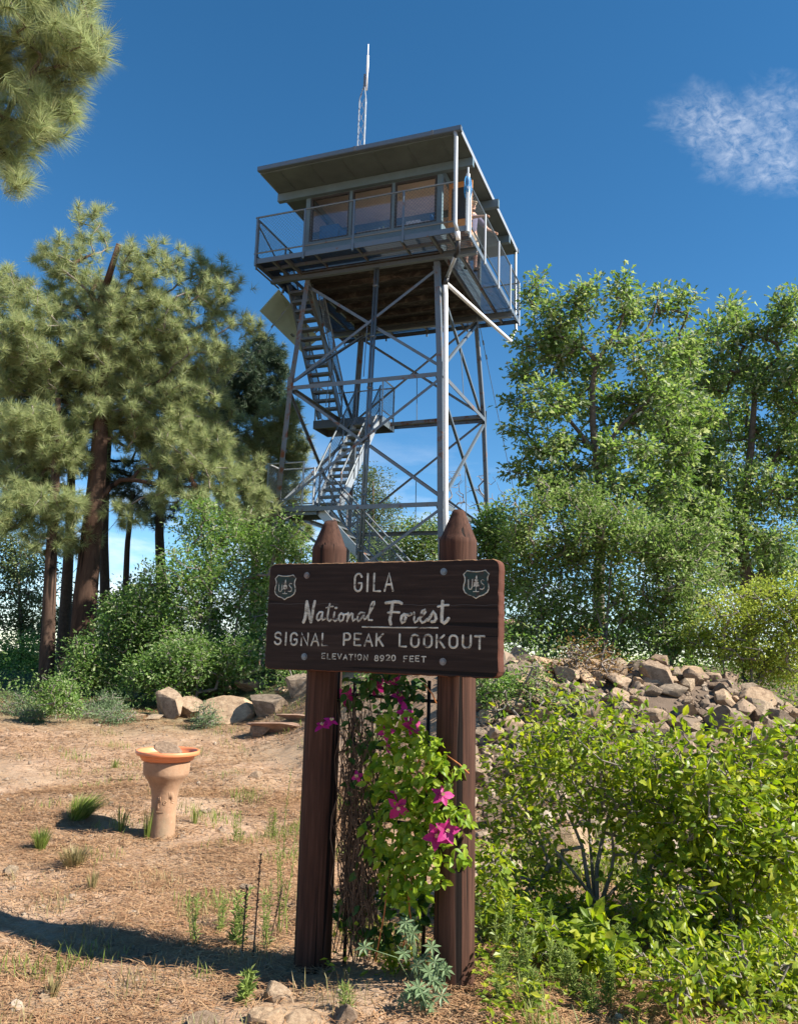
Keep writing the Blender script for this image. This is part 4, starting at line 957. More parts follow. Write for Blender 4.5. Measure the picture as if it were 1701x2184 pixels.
relief([(-72 + 7 * math.cos(R(a)), 0.285 + 0.017 * math.sin(R(a))) for a in range(0, 375, 30)]); relief([(-72, 0.275), (-72, 0.295)])
for k in range(7): relief([(-108 + k * 5, 0.205), (-107 + k * 5, 0.215)])
g.build('carved_relief', M['clay'], ped, True)
g = Geo()
lathe(g, [(0.001, 0.622), (0.215, 0.624), (0.226, 0.645), (0.236, 0.668), (0.262, 0.670), (0.266, 0.676), (0.268, 0.700), (0.262, 0.706), (0.246, 0.703), (0.240, 0.690), (0.224, 0.648), (0.001, 0.640)], 56)
g.build('saucer', M['saucer'], BB, True)
m, nt, b = mat('shallow_water'); b.inputs['Base Color'].default_value = (0.30, 0.12, 0.06, 1); b.inputs['Roughness'].default_value = 0.03; b.inputs['Alpha'].default_value = 0.55; M['water'] = m
g = Geo(); a = np.linspace(0, 2 * np.pi, 40, endpoint=False); g.add([(0.229 * math.cos(q), 0.229 * math.sin(q), 0.662) for q in a], [list(range(40))]); g.build('water', M['water'], BB)

# ------------------------------------------------------------------ rocks
def ico(sub=3):
    bm = bmesh.new(); bmesh.ops.create_icosphere(bm, subdivisions=sub, radius=1.0)
    V = np.array([v.co[:] for v in bm.verts]); F = np.array([[v.index for v in f.verts] for f in bm.faces]); bm.free(); return V, F
IV, IF = ico(4); IV3, IF3 = ico(3)
def rock_shape(seed, cuts=11, rough=0.05, hi=True):
    r_ = np.random.default_rng(seed); V = (IV if hi else IV3).copy()
    for n_ in nrm(r_.standard_normal((cuts, 3))):
        d_ = r_.uniform(0.36, 0.74); s_ = V @ n_; V = V - np.maximum(0, s_ - d_)[:, None] * n_ * 0.97
    for f_ in (2.5, 5, 9, 16):
        k_ = r_.uniform(-1, 1, (3, 3)) * f_; p_ = r_.uniform(0, 6.28, 3)
        V = V * (1 + rough / f_ * 2.0 * np.sin(V @ k_[0] + p_[0]) * np.sin(V @ k_[1] + p_[1]))[:, None]
    ext = (V.max(0) - V.min(0)) / 2; V = (V - (V.max(0) + V.min(0)) / 2) / ext
    return V
ROCKS = []
for s in range(14):
    g = Geo(); g.add(rock_shape(100 + s, int(rng.integers(11, 20)), 0.075), IF)
    ROCKS.append(g.mesh('rock', M['rock_tan'] if s % 3 else M['rock_grey'], False))
g = Geo(); g.add(rock_shape(211, 12, 0.06), IF); RED = g.mesh('flagstone', M['rock_red'], False)
def rock(loc, dim, rz, me, label, cat='rock', group=None, tilt=(0, 0), name='rock'):
    o = bpy.data.objects.new(name, me); COL.objects.link(o)
    o.location = tuple(float(v) for v in loc); o.scale = tuple(float(d) / 2 for d in dim); o.rotation_euler = (tilt[0], tilt[1], rz)
    return tag(o, label, cat, group)
def rock_px(px, py, wpx, hpx, me, label, deep=0.9, sink=0.12, rz=None, group=None, cat='rock', name='rock', tilt=None):
    """a stone resting on the ground whose foot is seen at px, py + hpx/2"""
    p = hit(px, py + hpx * 0.42); dist = np.linalg.norm(p - CAM); w_ = wpx / FOC * dist; h_ = hpx / FOC * dist * 1.1
    c_ = p + np.array([0, w_ * deep * 0.35, h_ * (0.5 - sink)])
    return rock(c_, (w_, w_ * deep, h_ * (1 + sink)), rng.uniform(-0.4, 0.4) if rz is None else rz, me, label, cat, group, tilt or (rng.uniform(-.15, .15), rng.uniform(-.15, .15)), name)
t_ = np.array([0.05, 0, 0.70])
o = rock(bp + np.array([-0.0, 0.0, 0.705]), (0.25, 0.17, 0.125), 0.5, ROCKS[4], 'rough grey brown stone lying in the bird bath saucer', 'stone', None, (0, 0.18), 'stone')
BO = [(356, 1495, 66, 84, 1, 'tall blocky tan boulder at the left end of the boulder group', .9), (479, 1510, 118, 76, 4, 'largest broad pale boulder in front of the scrub oak', .8), (398, 1504, 60, 60, 2, 'dark sided boulder between the blocky boulder and the broad one', .9),
      (570, 1500, 88, 64, 6, 'rounded pale lichen boulder just left of the sign post', .9), (420, 1464, 54, 30, 7, 'small orange tan boulder lying on top of the group', .8), (467, 1460, 50, 40, 3, 'pale speckled boulder behind the broad one', .9),
      (534, 1460, 66, 36, 5, 'low dark boulder behind the rounded pale one', .9), (491, 1452, 24, 24, 9, 'small pale stone wedged at the back of the boulder group', .9), (297, 1529, 30, 20, 10, 'small pale stone left of the boulder group', .9), (352, 1523, 40, 18, 8, 'flat pale stone at the foot of the blocky boulder', .8),
      (632, 1456, 50, 66, 6, 'upright grey boulder partly behind the left sign post', .9), (404, 1480, 56, 20, 11, 'flat dark slab behind the blocky boulder', .9), (325, 1530, 34, 16, 12, 'low brown stone beside the flat pale one', .9), (600, 1470, 34, 22, 2, 'small dark stone right of the low dark boulder', .9), (440, 1478, 30, 22, 13, 'small grey stone under the orange tan boulder', .9)]
for (x, y, w_, h_, k, lab, dp) in BO: rock_px(x, y + h_ * .16, w_ * 1.05, h_ * .70, ROCKS[k], lab, dp)
rock_px(590, 1556, 140, 26, RED, 'broad flat flagstone step at the start of the path', 0.9, 0.3, 0.1, name='flagstone', cat='flagstone', tilt=(0, 0)); rock_px(556, 1563, 50, 22, ROCKS[10], 'orange tinged block under the left end of the flagstone step', .7)
rock_px(640, 1533, 110, 16, RED, 'second flagstone step half behind the sign post', 0.9, 0.3, -0.1, name='flagstone', cat='flagstone', tilt=(0, 0))
FS = [(435, 2188, 73, 25, 4, 'low pale stone at the bottom edge left of the others'), (562, 2176, 68, 35, 5, 'tan stone at the bottom edge below the left post'), (641, 2178, 75, 37, 2, 'grey stone at the bottom edge right of the tan one'), (592, 2124, 57, 39, 1, 'mossy stone half buried at the foot of the left post'), (732, 2170, 78, 45, 8, 'round grey lichen stone at the bottom edge between the posts')]
for (x, y, w_, h_, k, lab) in FS: rock_px(x, y, w_, h_, ROCKS[k], lab, .9, 0.6)
for (x, y, w_, k, lab) in ((60, 2007, 20, 6, 'small white stone in the sunlit needles at the left edge'), (20, 1862, 28, 9, 'pale flat stone near the left edge beside the upper tufts'), (532, 2005, 26, 3, 'grey pebble in the clearing near the dry stalks'), (525, 1898, 28, 5, 'brown pebble in the clearing right of the bird bath'), (95, 2128, 24, 12, 'round tan stone at the edge of the sign shadow'), (226, 2015, 24, 11, 'pale pebble below the pale grass tuft'), (262, 2045, 24, 3, 'white pebble in the middle of the clearing'), (545, 1655, 26, 7, 'dark lump of soil beyond the bird bath')):
    rock_px(x, y, w_, w_ * 0.6, ROCKS[k], lab, .8, 0.25, cat='stone', name='stone')
# rock pile on the right hand mound
pile = []; tries = 0
r2 = np.random.default_rng(21)
while len(pile) < 298 and tries < 30000:
    tries += 1
    x = r2.uniform(0.8, 6.4); y = r2.uniform(8.4, 11.0)
    if x < 1.5 and r2.random() < 0.5: continue
    s = r2.choice([r2.uniform(0.13, 0.20), r2.uniform(0.20, 0.29), r2.uniform(0.29, 0.40)], p=[0.42, 0.43, 0.15])
    if y < 8.6: s *= 0.8
    if any((x - a) ** 2 + (y - b_) ** 2 < (0.33 * (s + c_)) ** 2 for a, b_, c_ in pile): continue
    pile.append((x, y, s))
for k, (x, y, s) in enumerate(pile):
    dim = (s * r2.uniform(0.95, 1.35), s * r2.uniform(0.85, 1.15), s * r2.uniform(0.6, 0.85))
    rock((x, y, float(gz(x, y)) + dim[2] * r2.uniform(0.16, 0.34)), dim, r2.uniform(0, 6.28), ROCKS[int(r2.integers(0, 14))], 'angular tan rock heaped in the sunlit pile on the right hand mound', 'rock', 'rocks of the pile on the mound', (r2.uniform(-.35, .35), r2.uniform(-.35, .35)))
for (x, y, w_, h_, k, lab) in ((1405, 1446, 70, 56, 1, 'largest brown boulder crowning the rock pile'), (1085, 1755, 90, 70, 4, 'big pale rock right of the sign post behind the bush'), (1215, 1830, 120, 80, 7, 'pale flat boulder seen under the bush stems'), (1620, 1500, 70, 50, 2, 'white patched rock low on the right of the pile'), (1090, 1345, 60, 40, 5, 'dark boulder on the skyline right of the sign')):
    rock_px(x, y, w_, h_, ROCKS[k], lab, .8)
# ------------------------------------------------------------------ vegetation
def leaf_kite(g, P, D, Nn, L, W, mi=0, fold=0.18, droop=0.12):
    """small folded leaf: base, two shoulders, tip"""
    n = len(P); D = nrm(D); Sd = nrm(np.cross(D, Nn)); Nn = np.cross(Sd, D)
    L = np.broadcast_to(L, (n,))[:, None]; W = np.broadcast_to(W, (n,))[:, None]
    a = P; b_ = P + D * L * 0.5 + Sd * W * 0.5 + Nn * W * fold; t = P + D * L - Nn * L * droop; c_ = P + D * L * 0.5 - Sd * W * 0.5 + Nn * W * fold
    V = np.stack([a, b_, t, c_], 1).reshape(-1, 3); i = np.arange(n)[:, None] * 4
    g.add(V, np.concatenate([i + [[0, 1, 2]], i + [[0, 2, 3]]]), mi)
def leaf_big(g, P, D, Nn, L, W, mi=0, fold=0.16, droop=0.25):
    """broad pointed leaf with a midrib fold and a curving blade"""
    n = len(P); D = nrm(D); Sd = nrm(np.cross(D, Nn)); Nn = np.cross(Sd, D)
    L = np.broadcast_to(L, (n,))[:, None]; W = np.broadcast_to(W, (n,))[:, None]
    def pt(t, s): return P + D * L * t - Nn * L * droop * t * t + Sd * W * s * 0.5 + Nn * W * fold * abs(s)
    K = [pt(0, 0), pt(.22, 0), pt(.48, 0), pt(.76, 0), pt(1, 0), pt(.16, .62), pt(.44, 1.0), pt(.76, .62), pt(.16, -.62), pt(.44, -1.0), pt(.76, -.62)]
    V = np.stack(K, 1).reshape(-1, 3); i = np.arange(n)[:, None] * 11
    g.add(V, np.concatenate([i + [[0, 5, 1]], i + [[3, 7, 4]], i + [[0, 1, 8]], i + [[3, 4, 10]]]), mi)
    base = g.n - len(V)
    g.F.append((np.concatenate([i + [[1, 5, 6, 2]], i + [[2, 6, 7, 3]], i + [[1, 2, 9, 8]], i + [[2, 3, 10, 9]]]) + base, mi))
def leaf_lobed(g, P, D, Nn, L, W, mi=0, fold=0.12, droop=0.15):
    """oak leaf: two pairs of rounded lobes"""
    n = len(P); D = nrm(D); Sd = nrm(np.cross(D, Nn)); Nn = np.cross(Sd, D)
    L = np.broadcast_to(L, (n,))[:, None]; W = np.broadcast_to(W, (n,))[:, None]
    def pt(t, s): return P + D * L * t - Nn * L * droop * t * t + Sd * W * s * 0.5 + Nn * W * fold * abs(s)
    out = [(0, 0), (.28, .55), (.40, .28), (.62, 1.0), (.74, .40), (1, 0), (.74, -.40), (.62, -1.0), (.40, -.28), (.28, -.55)]
    V = np.stack([pt(*o_) for o_ in out], 1).reshape(-1, 3); i = np.arange(n)[:, None] * 10
    g.add(V, np.concatenate([i + [[0, 1, 2]], i + [[2, 3, 4]], i + [[6, 7, 8]], i + [[8, 9, 0]], i + [[0, 2, 5]], i + [[0, 5, 8]], i + [[2, 4, 5]], i + [[5, 6, 8]]]), mi)
def needles(g, Tp, D, K, L, W, r_, mi=0, back=0.12, spread=0.85):
    """bottle brush tufts: K needles at each twig tip"""
    n = len(Tp); D = nrm(D)
    T_ = np.repeat(Tp, K, 0); Dd = np.repeat(D, K, 0)
    s = r_.uniform(0, 1, (n * K, 1)); O = T_ - Dd * back * s
    rd = r_.standard_normal((n * K, 3)); rd = nrm(rd - Dd * (rd * Dd).sum(1, keepdims=True))
    d_ = nrm(Dd * (0.95 - 0.85 * s) + rd * spread * r_.uniform(0.6, 1.15, (n * K, 1)) - np.array([0, 0, 0.10]))
    ln = L * r_.uniform(0.72, 1.12, (n * K, 1)); w_ = nrm(np.cross(d_, r_.standard_normal((n * K, 3)))) * W / 2
    V = np.stack([O - w_, O + w_, O + d_ * ln], 1).reshape(-1, 3); i = np.arange(n * K)[:, None] * 3
    g.add(V, i + [[0, 1, 2]], mi)
def resample(P, step):
    P = np.asarray(P, float); seg = np.linalg.norm(np.diff(P, axis=0), axis=1); s = np.concatenate([[0], np.cumsum(seg)])
    q = np.linspace(0, s[-1], max(2, int(s[-1] / step) + 1)); return np.stack([np.interp(q, s, P[:, i]) for i in range(3)], 1)
def skeleton(stems, targets, r_, step=0.22, wig=0.10, rtip=0.006, expo=0.5, rcap=None, rise=0.35):
    """limbs grown from given stems out to every target; thickness from the number of tips carried.
    returns edges (P0, P1, r0, r1) and the direction in which each target twig ends"""
    nodes = []; par = []; fixed = {}
    for path, r0, r1 in stems:
        Q = resample(path, step)
        if nodes:
            A = np.array(nodes); k = int(np.argmin(((A - Q[0]) ** 2).sum(1))); k = k if ((A[k] - Q[0]) ** 2).sum() < 0.2 else -1
        else: k = -1
        for j, q in enumerate(Q):
            par.append(k); nodes.append(q); k = len(nodes) - 1; t = j / max(1, len(Q) - 1); fixed[k] = r0 * (1 - t) + r1 * t
    targets = np.asarray(targets, float); buf = np.zeros((len(nodes) + 60 * len(targets) + 10, 3)); n0 = len(nodes); buf[:n0] = nodes; cnt = n0
    d0 = np.array([((buf[:n0] - t) ** 2).sum(1).min() for t in targets]); order = np.argsort(d0)
    tip = {}
    for ti in order:
        t = targets[ti]; dv = t - buf[:cnt]; dist = np.sqrt((dv ** 2).sum(1)) + 1e-6
        cost = dist * (1 + rise * np.clip(-dv[:, 2] / dist + 0.25, 0, 1.2)); k = int(np.argmin(cost)); p = buf[k].copy(); L_ = np.linalg.norm(t - p)
        m_ = min(50, max(1, int(round(L_ / step)))); bow = r_.standard_normal(3) * wig * L_
        for j in range(1, m_ + 1):
            s = j / m_; q = p + (t - p) * s + bow * math.sin(math.pi * s) * 0.6 + (r_.standard_normal(3) * wig * step * 0.8 if j < m_ else 0)
            buf[cnt] = q; par.append(k); k = cnt; cnt += 1
        tip[ti] = k
    load = np.zeros(cnt); 
    for ti, k in tip.items(): load[k] += 1
    for k in range(cnt - 1, -1, -1):
        if par[k] >= 0: load[par[k]] += load[k]
    rad = rtip * np.maximum(load, 1) ** expo
    if rcap: rad = np.minimum(rad, rcap)
    for k, v in fixed.items(): rad[k] = v
    par = np.array(par); e = np.where(par >= 0)[0]
    for k in e:
        if par[k] in fixed and k not in fixed: rad[k] = min(rad[k], rad[par[k]] * 0.8)
    dirs = np.array([nrm(buf[tip[i]] - buf[par[tip[i]]]) for i in range(len(targets))])
    r1 = rad[e]; r0 = np.minimum(rad[par[e]], rad[e] * 1.5 + 0.004); fx = np.array([k in fixed and par[k] in fixed for k in e]); r0[fx] = rad[par[e]][fx]
    return buf[par[e]], buf[e], r0, r1, dirs
def blob_points(blobs, n, r_, shell=0.45):
    """points through a set of ellipsoids, favouring their outer part; blob = (centre, (rx, ry, rz))"""
    vol = np.array([b_[1][0] * b_[1][2] for b_ in blobs]); pick = r_.choice(len(blobs), n, p=vol / vol.sum())
    c_ = np.array([blobs[i][0] for i in pick]); rr_ = np.array([blobs[i][1] for i in pick])
    d_ = nrm(r_.standard_normal((n, 3))); rad = r_.uniform(shell ** 3, 1, (n, 1)) ** (1 / 3) * r_.choice([1.0, 1.18, 1.4], (n, 1), p=[0.6, 0.28, 0.12])
    return c_ + d_ * rad * rr_
def pxblobs(lst, depth, dd=0.5, thick=0.9):
    """(px, py, rx, ry[, extra depth]) traced on the photograph -> ellipsoids standing at a real distance"""
    out = []
    for b_ in lst:
        Y_ = depth + (b_[4] if len(b_) > 4 else rng.uniform(-dd, dd)); c_ = at(b_[0], b_[1], Y_); s_ = Y_ / FOC
        out.append((c_, np.array([b_[2] * s_, max(b_[2], b_[3]) * s_ * thick, b_[3] * s_])))
    return out
def pxpath(lst, depth): return [at(p[0], p[1], depth + (p[2] if len(p) > 2 else 0)) for p in lst]

def pine(name, label, depth, trunk, r0, r1, blobs, ntuft, mneedle='needle', mbark='bark', K=70, L=0.20, W=0.010, seed=1, dd=0.7, limbs=(), group='ponderosa pines at the left', stub=None, base=None, wigl=0.12):
    r_ = np.random.default_rng(seed); path = pxpath(trunk, depth) if not isinstance(trunk, np.ndarray) else list(trunk)
    foot = onz(path[0][0], path[0][1]); path = [foot - [0, 0, 0.3], foot] + [p for p in path if p[2] > foot[2] + 0.4]
    E_ = empty(name, foot); tag(E_, label, 'tree', group)
    bl = pxblobs(blobs, depth, dd) if not isinstance(blobs[0][1], np.ndarray) else blobs
    T_ = blob_points(bl, ntuft, r_, 0.1)
    stems = [(path, r0, r1)] + [(pxpath(l[0], depth), l[1], l[2]) for l in limbs]
    P0, P1, a, b_, dirs = skeleton(stems, T_, r_, 0.28, wigl, 0.0055, 0.5, r0 * 0.45)
    g = Geo(); n_t = sum(len(resample(s_[0], 0.28)) - 1 for s_ in stems)
    big = (np.maximum(a, b_) > 0.03)
    frusta(g, P0[big], P1[big], a[big], b_[big], 12); 
    if n_t: pass
    tr = g.build('trunk', M[mbark], E_, True, foot)
    g = Geo(); frusta(g, P0[~big], P1[~big], a[~big], b_[~big], 5)
    g.build('branches', M['bark_grey'] if mneedle != 'needle_shaded' else M['bark_dark'], E_, True, foot)
    if stub:
        g = Geo(); sp = pxpath(stub, depth); tube(g, sp, [0.09, 0.06], 12); o_ = g.build('sawn_stub', M[mbark], E_, True, foot)
        g = Geo(); d_ = nrm(sp[1] - sp[0]); tube(g, [sp[1], sp[1] + d_ * 0.012], 0.056, 12); g.build('cut_end', M['cut'], o_, False, foot)
        o_['label'] = 'sawn off treetop with a pale cut end'
    D = nrm(dirs * 0.7 + nrm(T_ - np.mean([q[0] for q in bl], 0)) * 0.25 + np.array([0, 0, 0.45]) + r_.standard_normal((len(T_), 3)) * 0.22)
    g = Geo(); needles(g, T_, D, K, L, W, r_)
    # second, smaller tufts back along the twigs
    T2 = T_ - D * 0.14 + r_.standard_normal(T_.shape) * 0.14; needles(g, T2, nrm(D + r_.standard_normal(T_.shape) * 0.45), int(K * 0.32), L * 0.9, W, r_)
    g.build('crown', M[mneedle], E_, False, foot)
    return E_
def broadleaf(name, label, depth, stems, blobs, ncl, per, L, W, mleaf, mbark='bark_oak', seed=1, dd=0.6, spread=0.17, rtip=0.005, leaf=leaf_kite, group=None, cat='tree', shell=0.1, lean=(0, 0, 0.25), step=0.2, rise=0.35, extra=None, wig=0.14, expo=0.5, Wrel=None):
    r_ = np.random.default_rng(seed)
    stems = [(pxpath(s_[0], depth) if not isinstance(s_[0], np.ndarray) else s_[0], s_[1], s_[2]) for s_ in stems]
    q = stems[0][0][0]; foot = onz(q[0], q[1])
    stems = [([foot - [0, 0, 0.15], foot] + [p for p in stems[0][0] if p[2] > foot[2] + 0.05], stems[0][1], stems[0][2])] + stems[1:]
    E_ = empty(name, foot); tag(E_, label, cat, group)
    bl = pxblobs(blobs, depth, dd) if not isinstance(blobs[0][1], np.ndarray) else blobs
    T_ = blob_points(bl, ncl, r_, shell); T_[:, 2] = np.maximum(T_[:, 2], gz(T_[:, 0], T_[:, 1]) + 0.05)
    P0, P1, a, b_, dirs = skeleton(stems, T_, r_, step, wig, rtip, expo, stems[0][1] * 0.7, rise)
    g = Geo(); big = np.maximum(a, b_) > 0.028
    if big.any(): frusta(g, P0[big], P1[big], a[big], b_[big], 9)
    frusta(g, P0[~big], P1[~big], a[~big], b_[~big], 5); g.build('trunk' if cat == 'tree' else 'stems', M[mbark], E_, True, foot)
    n = ncl * per; C_ = np.repeat(T_, per, 0); Dd = np.repeat(dirs, per, 0)
    off = r_.standard_normal((n, 3)) * spread * np.array([1, 1, 0.75]); along = r_.uniform(-0.28, 0.06, (n, 1))
    P = C_ + off * 0.55 + Dd * along * spread / 0.17
    D = nrm(off / spread + Dd * 0.5 + r_.standard_normal((n, 3)) * 0.5); Nn = nrm(np.array(lean) + 0.55 * np.array([0, 0, 1]) + r_.standard_normal((n, 3)) * 0.55)
    P[:, 2] = np.maximum(P[:, 2], gz(P[:, 0], P[:, 1]) + 0.02)
    s_ = r_.uniform(0.65, 1.2, n); g = Geo(); leaf(g, P, D, Nn, L * s_, W * s_)
    g.build('crown' if cat == 'tree' else 'foliage', M[mleaf], E_, False, foot)
    return E_

# ---- ponderosa pines at the left
PB = [(195, 490, 42, 58), (130, 560, 60, 52), (300, 560, 58, 48), (352, 548, 46, 42), (440, 590, 55, 50), (60, 640, 70, 60), (170, 650, 90, 70), (280, 650, 90, 70), (400, 680, 85, 70), (503, 606, 20, 22), (520, 692, 40, 20),
      (95, 740, 100, 60), (230, 780, 80, 60), (350, 780, 90, 70), (440, 770, 55, 55), (30, 800, 60, 50), (150, 880, 90, 38), (330, 880, 100, 60), (420, 950, 80, 60), (330, 975, 70, 50), (170, 980, 60, 42), (470, 1000, 80, 60), (535, 1065, 50, 45), (440, 1075, 70, 36), (350, 1050, 50, 36), (262, 1100, 40, 30), (585, 1125, 34, 26), (270, 920, 60, 50), (215, 860, 60, 50), (100, 800, 60, 45), (-30, 640, 70, 60), (15, 605, 56, 40), (30, 720, 70, 60), (15, 790, 60, 50), (470, 640, 50, 50), (226, 605, 30, 30), (300, 700, 120, 90), (150, 760, 130, 80), (400, 860, 110, 90)]
pine('pine_tree', 'big ponderosa pine with a thick red trunk and a sawn off top', 18.0, [(170, 1440), (180, 1300), (195, 1150), (208, 1010), (216, 900), (222, 800), (233, 690), (238, 620)], 0.31, 0.09, PB, 1900, 'needle', 'bark_red', 120, 0.245, 0.0088, 11,
     limbs=[([(203, 1090), (222, 1050), (262, 1020), (335, 1032, -0.3), (400, 1060, -0.5)], 0.07, 0.025), ([(216, 880), (150, 860, .3), (40, 838, .6)], 0.05, 0.02)], stub=[(212, 655, 0.0), (254, 521, -0.5)])
pine('pine_tree', 'slender straight pine standing left of the big red trunk', 17.6, [(98, 1470), (104, 1320), (110, 1180), (118, 1040), (122, 930), (124, 850)], 0.175, 0.06, [(58, 1000, 70, 55), (30, 1080, 50, 55), (120, 1075, 70, 42), (178, 1155, 36, 34), (92, 1150, 50, 36), (20, 920, 40, 50), (70, 900, 60, 40), (140, 960, 50, 40)], 480, 'needle', 'bark', 120, 0.245, 0.0088, 12)
pine('pine_tree', 'dark trunked pine close behind the slender one', 19.5, [(132, 1440), (140, 1300), (148, 1160), (152, 1050), (155, 900)], 0.17, 0.07, [(60, 860, 90, 60), (20, 760, 70, 60), (90, 950, 80, 50), (180, 800, 70, 60), (40, 1010, 60, 50), (180, 920, 50, 50)], 800, 'needle_shaded', 'bark_dark', 60, 0.21, 0.012, 13)
pine('pine_tree', 'thin dark pine just right of the big red trunk', 21.0, [(226, 1400), (224, 1260), (222, 1150), (228, 1000), (240, 850)], 0.16, 0.06, [(290, 830, 70, 60), (260, 740, 60, 50), (330, 930, 60, 50), (270, 1010, 60, 36)], 480, 'needle_shaded', 'bark_dark', 60, 0.21, 0.012, 14)
pine('pine_tree', 'shaded pine behind the scrub oak with its trunk half hidden', 22.0, [(345, 1400), (345, 1260), (340, 1140), (345, 1000), (360, 860)], 0.19, 0.06, [(400, 840, 70, 60), (390, 1010, 60, 50), (330, 1090, 50, 30), (450, 920, 60, 60), (350, 760, 60, 50)], 600, 'needle_shaded', 'bark_dark', 60, 0.21, 0.012, 15)
pine('pine_tree', 'leaning dark pine trunk farther back in the gap of sky', 23.0, [(266, 1380), (268, 1260), (272, 1160), (285, 1050)], 0.12, 0.06, [(300, 1070, 50, 28), (250, 1040, 50, 28)], 90, 'needle_shaded', 'bark_dark', 50, 0.21, 0.012, 16)
pine('pine_tree', 'blue green shaded pine crown beside the tower leg', 25.0, [(545, 1400), (545, 1150), (545, 950), (548, 820), (552, 740)], 0.2, 0.04, [(556, 745, 34, 30), (520, 790, 50, 50), (590, 765, 22, 26), (560, 840, 56, 46), (500, 850, 50, 50), (560, 720, 14, 16), (470, 770, 30, 40), (600, 800, 20, 26)], 800, 'needle_shaded', 'bark_dark', 60, 0.22, 0.014, 17)
pine('pine_tree', 'yellowish pine behind the left tower leg', 23.5, [(600, 1420), (598, 1200), (596, 1000), (598, 880)], 0.2, 0.05, [(585, 900, 46, 46), (622, 960, 36, 56), (555, 960, 60, 60), (600, 1050, 60, 60), (530, 1060, 70, 60), (645, 1120, 26, 36), (620, 870, 20, 30), (470, 940, 60, 60), (560, 1130, 80, 50)], 900, 'needle_pale', 'bark', 84, 0.25, 0.013, 18)
# near pine just outside the left edge
r_ = np.random.default_rng(5)
nb = pxblobs([(60, 40, 110, 70), (170, 60, 62, 70), (40, 150, 90, 70), (150, 150, 50, 50), (190, 120, 40, 40), (60, 240, 100, 60), (140, 215, 40, 40), (20, 320, 60, 50), (95, 290, 30, 30), (30, 385, 34, 22), (-60, 100, 100, 100), (-60, 300, 60, 90), (120, -30, 120, 60)], 7.0, 0.35)
tp = onz(-6.4, 7.6); lp = at(-40, 330, 7.2); lp2 = at(90, 120, 7.0)
E_ = empty('pine_tree', tp); tag(E_, 'near pine at the top left corner with long pale needles close to the camera', 'tree', 'ponderosa pines at the left')
T_ = blob_points(nb, 250, r_, 0.05)
stems = [([tp - [0, 0, .3], tp, tp + [0.1, 0, 3.0], tp + [0.0, 0.1, 6.0], tp + [0.1, 0, 9.0]], 0.24, 0.08), ([tp + [0.1, 0, 4.2], (tp + [0, 0, 4.2]) * 0.5 + lp * 0.5, lp, lp2], 0.07, 0.02), ([tp + [0.1, 0, 5.6], at(-20, 120, 7.1), at(150, 40, 7.0)], 0.06, 0.018)]
P0, P1, a, b_, dirs = skeleton(stems, T_, r_, 0.2, 0.12, 0.005, 0.5, 0.07)
big = np.maximum(a, b_) > 0.03; g = Geo(); frusta(g, P0[big], P1[big], a[big], b_[big], 12); g.build('trunk', M['bark'], E_, True, tp)
g = Geo(); frusta(g, P0[~big], P1[~big], a[~big], b_[~big], 6); g.build('branches', M['bark_oak'], E_, True, tp)
D = nrm(dirs * 0.8 + np.array([0.35, -0.1, 0.25]) + r_.standard_normal(T_.shape) * 0.35); g = Geo(); needles(g, T_, D, 170, 0.225, 0.0040, r_, 0, 0.14, 0.75)
needles(g, T_ - D * 0.13, nrm(D + r_.standard_normal(T_.shape) * 0.4), 90, 0.18, 0.0042, r_, 0, 0.14, 0.9)
g.build('crown', M['needle'], E_, False, tp)

# ---- scrub oaks left of the sign
G1 = 'scrub oak bushes left of the sign'
broadleaf('scrub_oak', 'tall scrub oak bush reaching up beside the sign board', 16.6, [([(440, 1470), (445, 1380), (450, 1250), (450, 1150)], 0.05, 0.015), ([(470, 1470), (500, 1360), (520, 1230)], 0.04, 0.012)], [(440, 1130, 60, 50), (500, 1150, 62, 50), (560, 1190, 50, 50), (400, 1215, 70, 55), (480, 1250, 95, 70), (560, 1270, 50, 60), (400, 1340, 80, 70), (500, 1350, 85, 60), (610, 1150, 36, 50), (420, 1080, 26, 20), (560, 1340, 50, 50), (640, 1180, 20, 30)], 900, 27, 0.088, 0.053, 'oak_left', 'bark_grey', 31, group=G1, leaf=leaf_lobed, spread=0.2)
broadleaf('scrub_oak', 'low front scrub oak bush leaning over the boulders', 15.6, [([(420, 1475), (420, 1440), (420, 1380)], 0.035, 0.012), ([(460, 1470), (480, 1400)], 0.03, 0.01)], [(400, 1400, 70, 46), (470, 1405, 60, 46), (340, 1430, 60, 42), (420, 1450, 60, 26), (300, 1440, 40, 36), (520, 1400, 36, 36)], 460, 26, 0.078, 0.048, 'oak_left', 'bark_grey', 32, group=G1, leaf=leaf_lobed, spread=0.17)
broadleaf('scrub_oak', 'middle scrub oak bush right of the big red trunk', 16.8, [([(290, 1480), (290, 1400), (285, 1290)], 0.045, 0.012)], [(330, 1255, 44, 48), (300, 1325, 70, 55), (240, 1365, 46, 46), (260, 1290, 40, 50), (340, 1380, 50, 44), (280, 1420, 60, 40)], 460, 26, 0.088, 0.053, 'oak_left', 'bark_grey', 33, group=G1, leaf=leaf_lobed, spread=0.18)
broadleaf('scrub_oak', 'shaded scrub oak sapling between the two pine trunks', 16.6, [([(185, 1490), (185, 1420), (185, 1370)], 0.03, 0.01)], [(190, 1380, 40, 36), (170, 1430, 44, 40), (220, 1440, 50, 36)], 140, 24, 0.08, 0.048, 'oak_left', 'bark_grey', 34, group=G1, leaf=leaf_lobed, spread=0.16)
broadleaf('shrub', 'small bright green bush at the foot of the slender pine', 13.6, [([(120, 1515), (120, 1480)], 0.02, 0.008)], [(120, 1478, 42, 28), (95, 1500, 40, 22), (145, 1500, 36, 20)], 130, 22, 0.055, 0.03, 'oak_left', 'bark_grey', 35, group='low plants along the tree line', cat='shrub', spread=0.12)
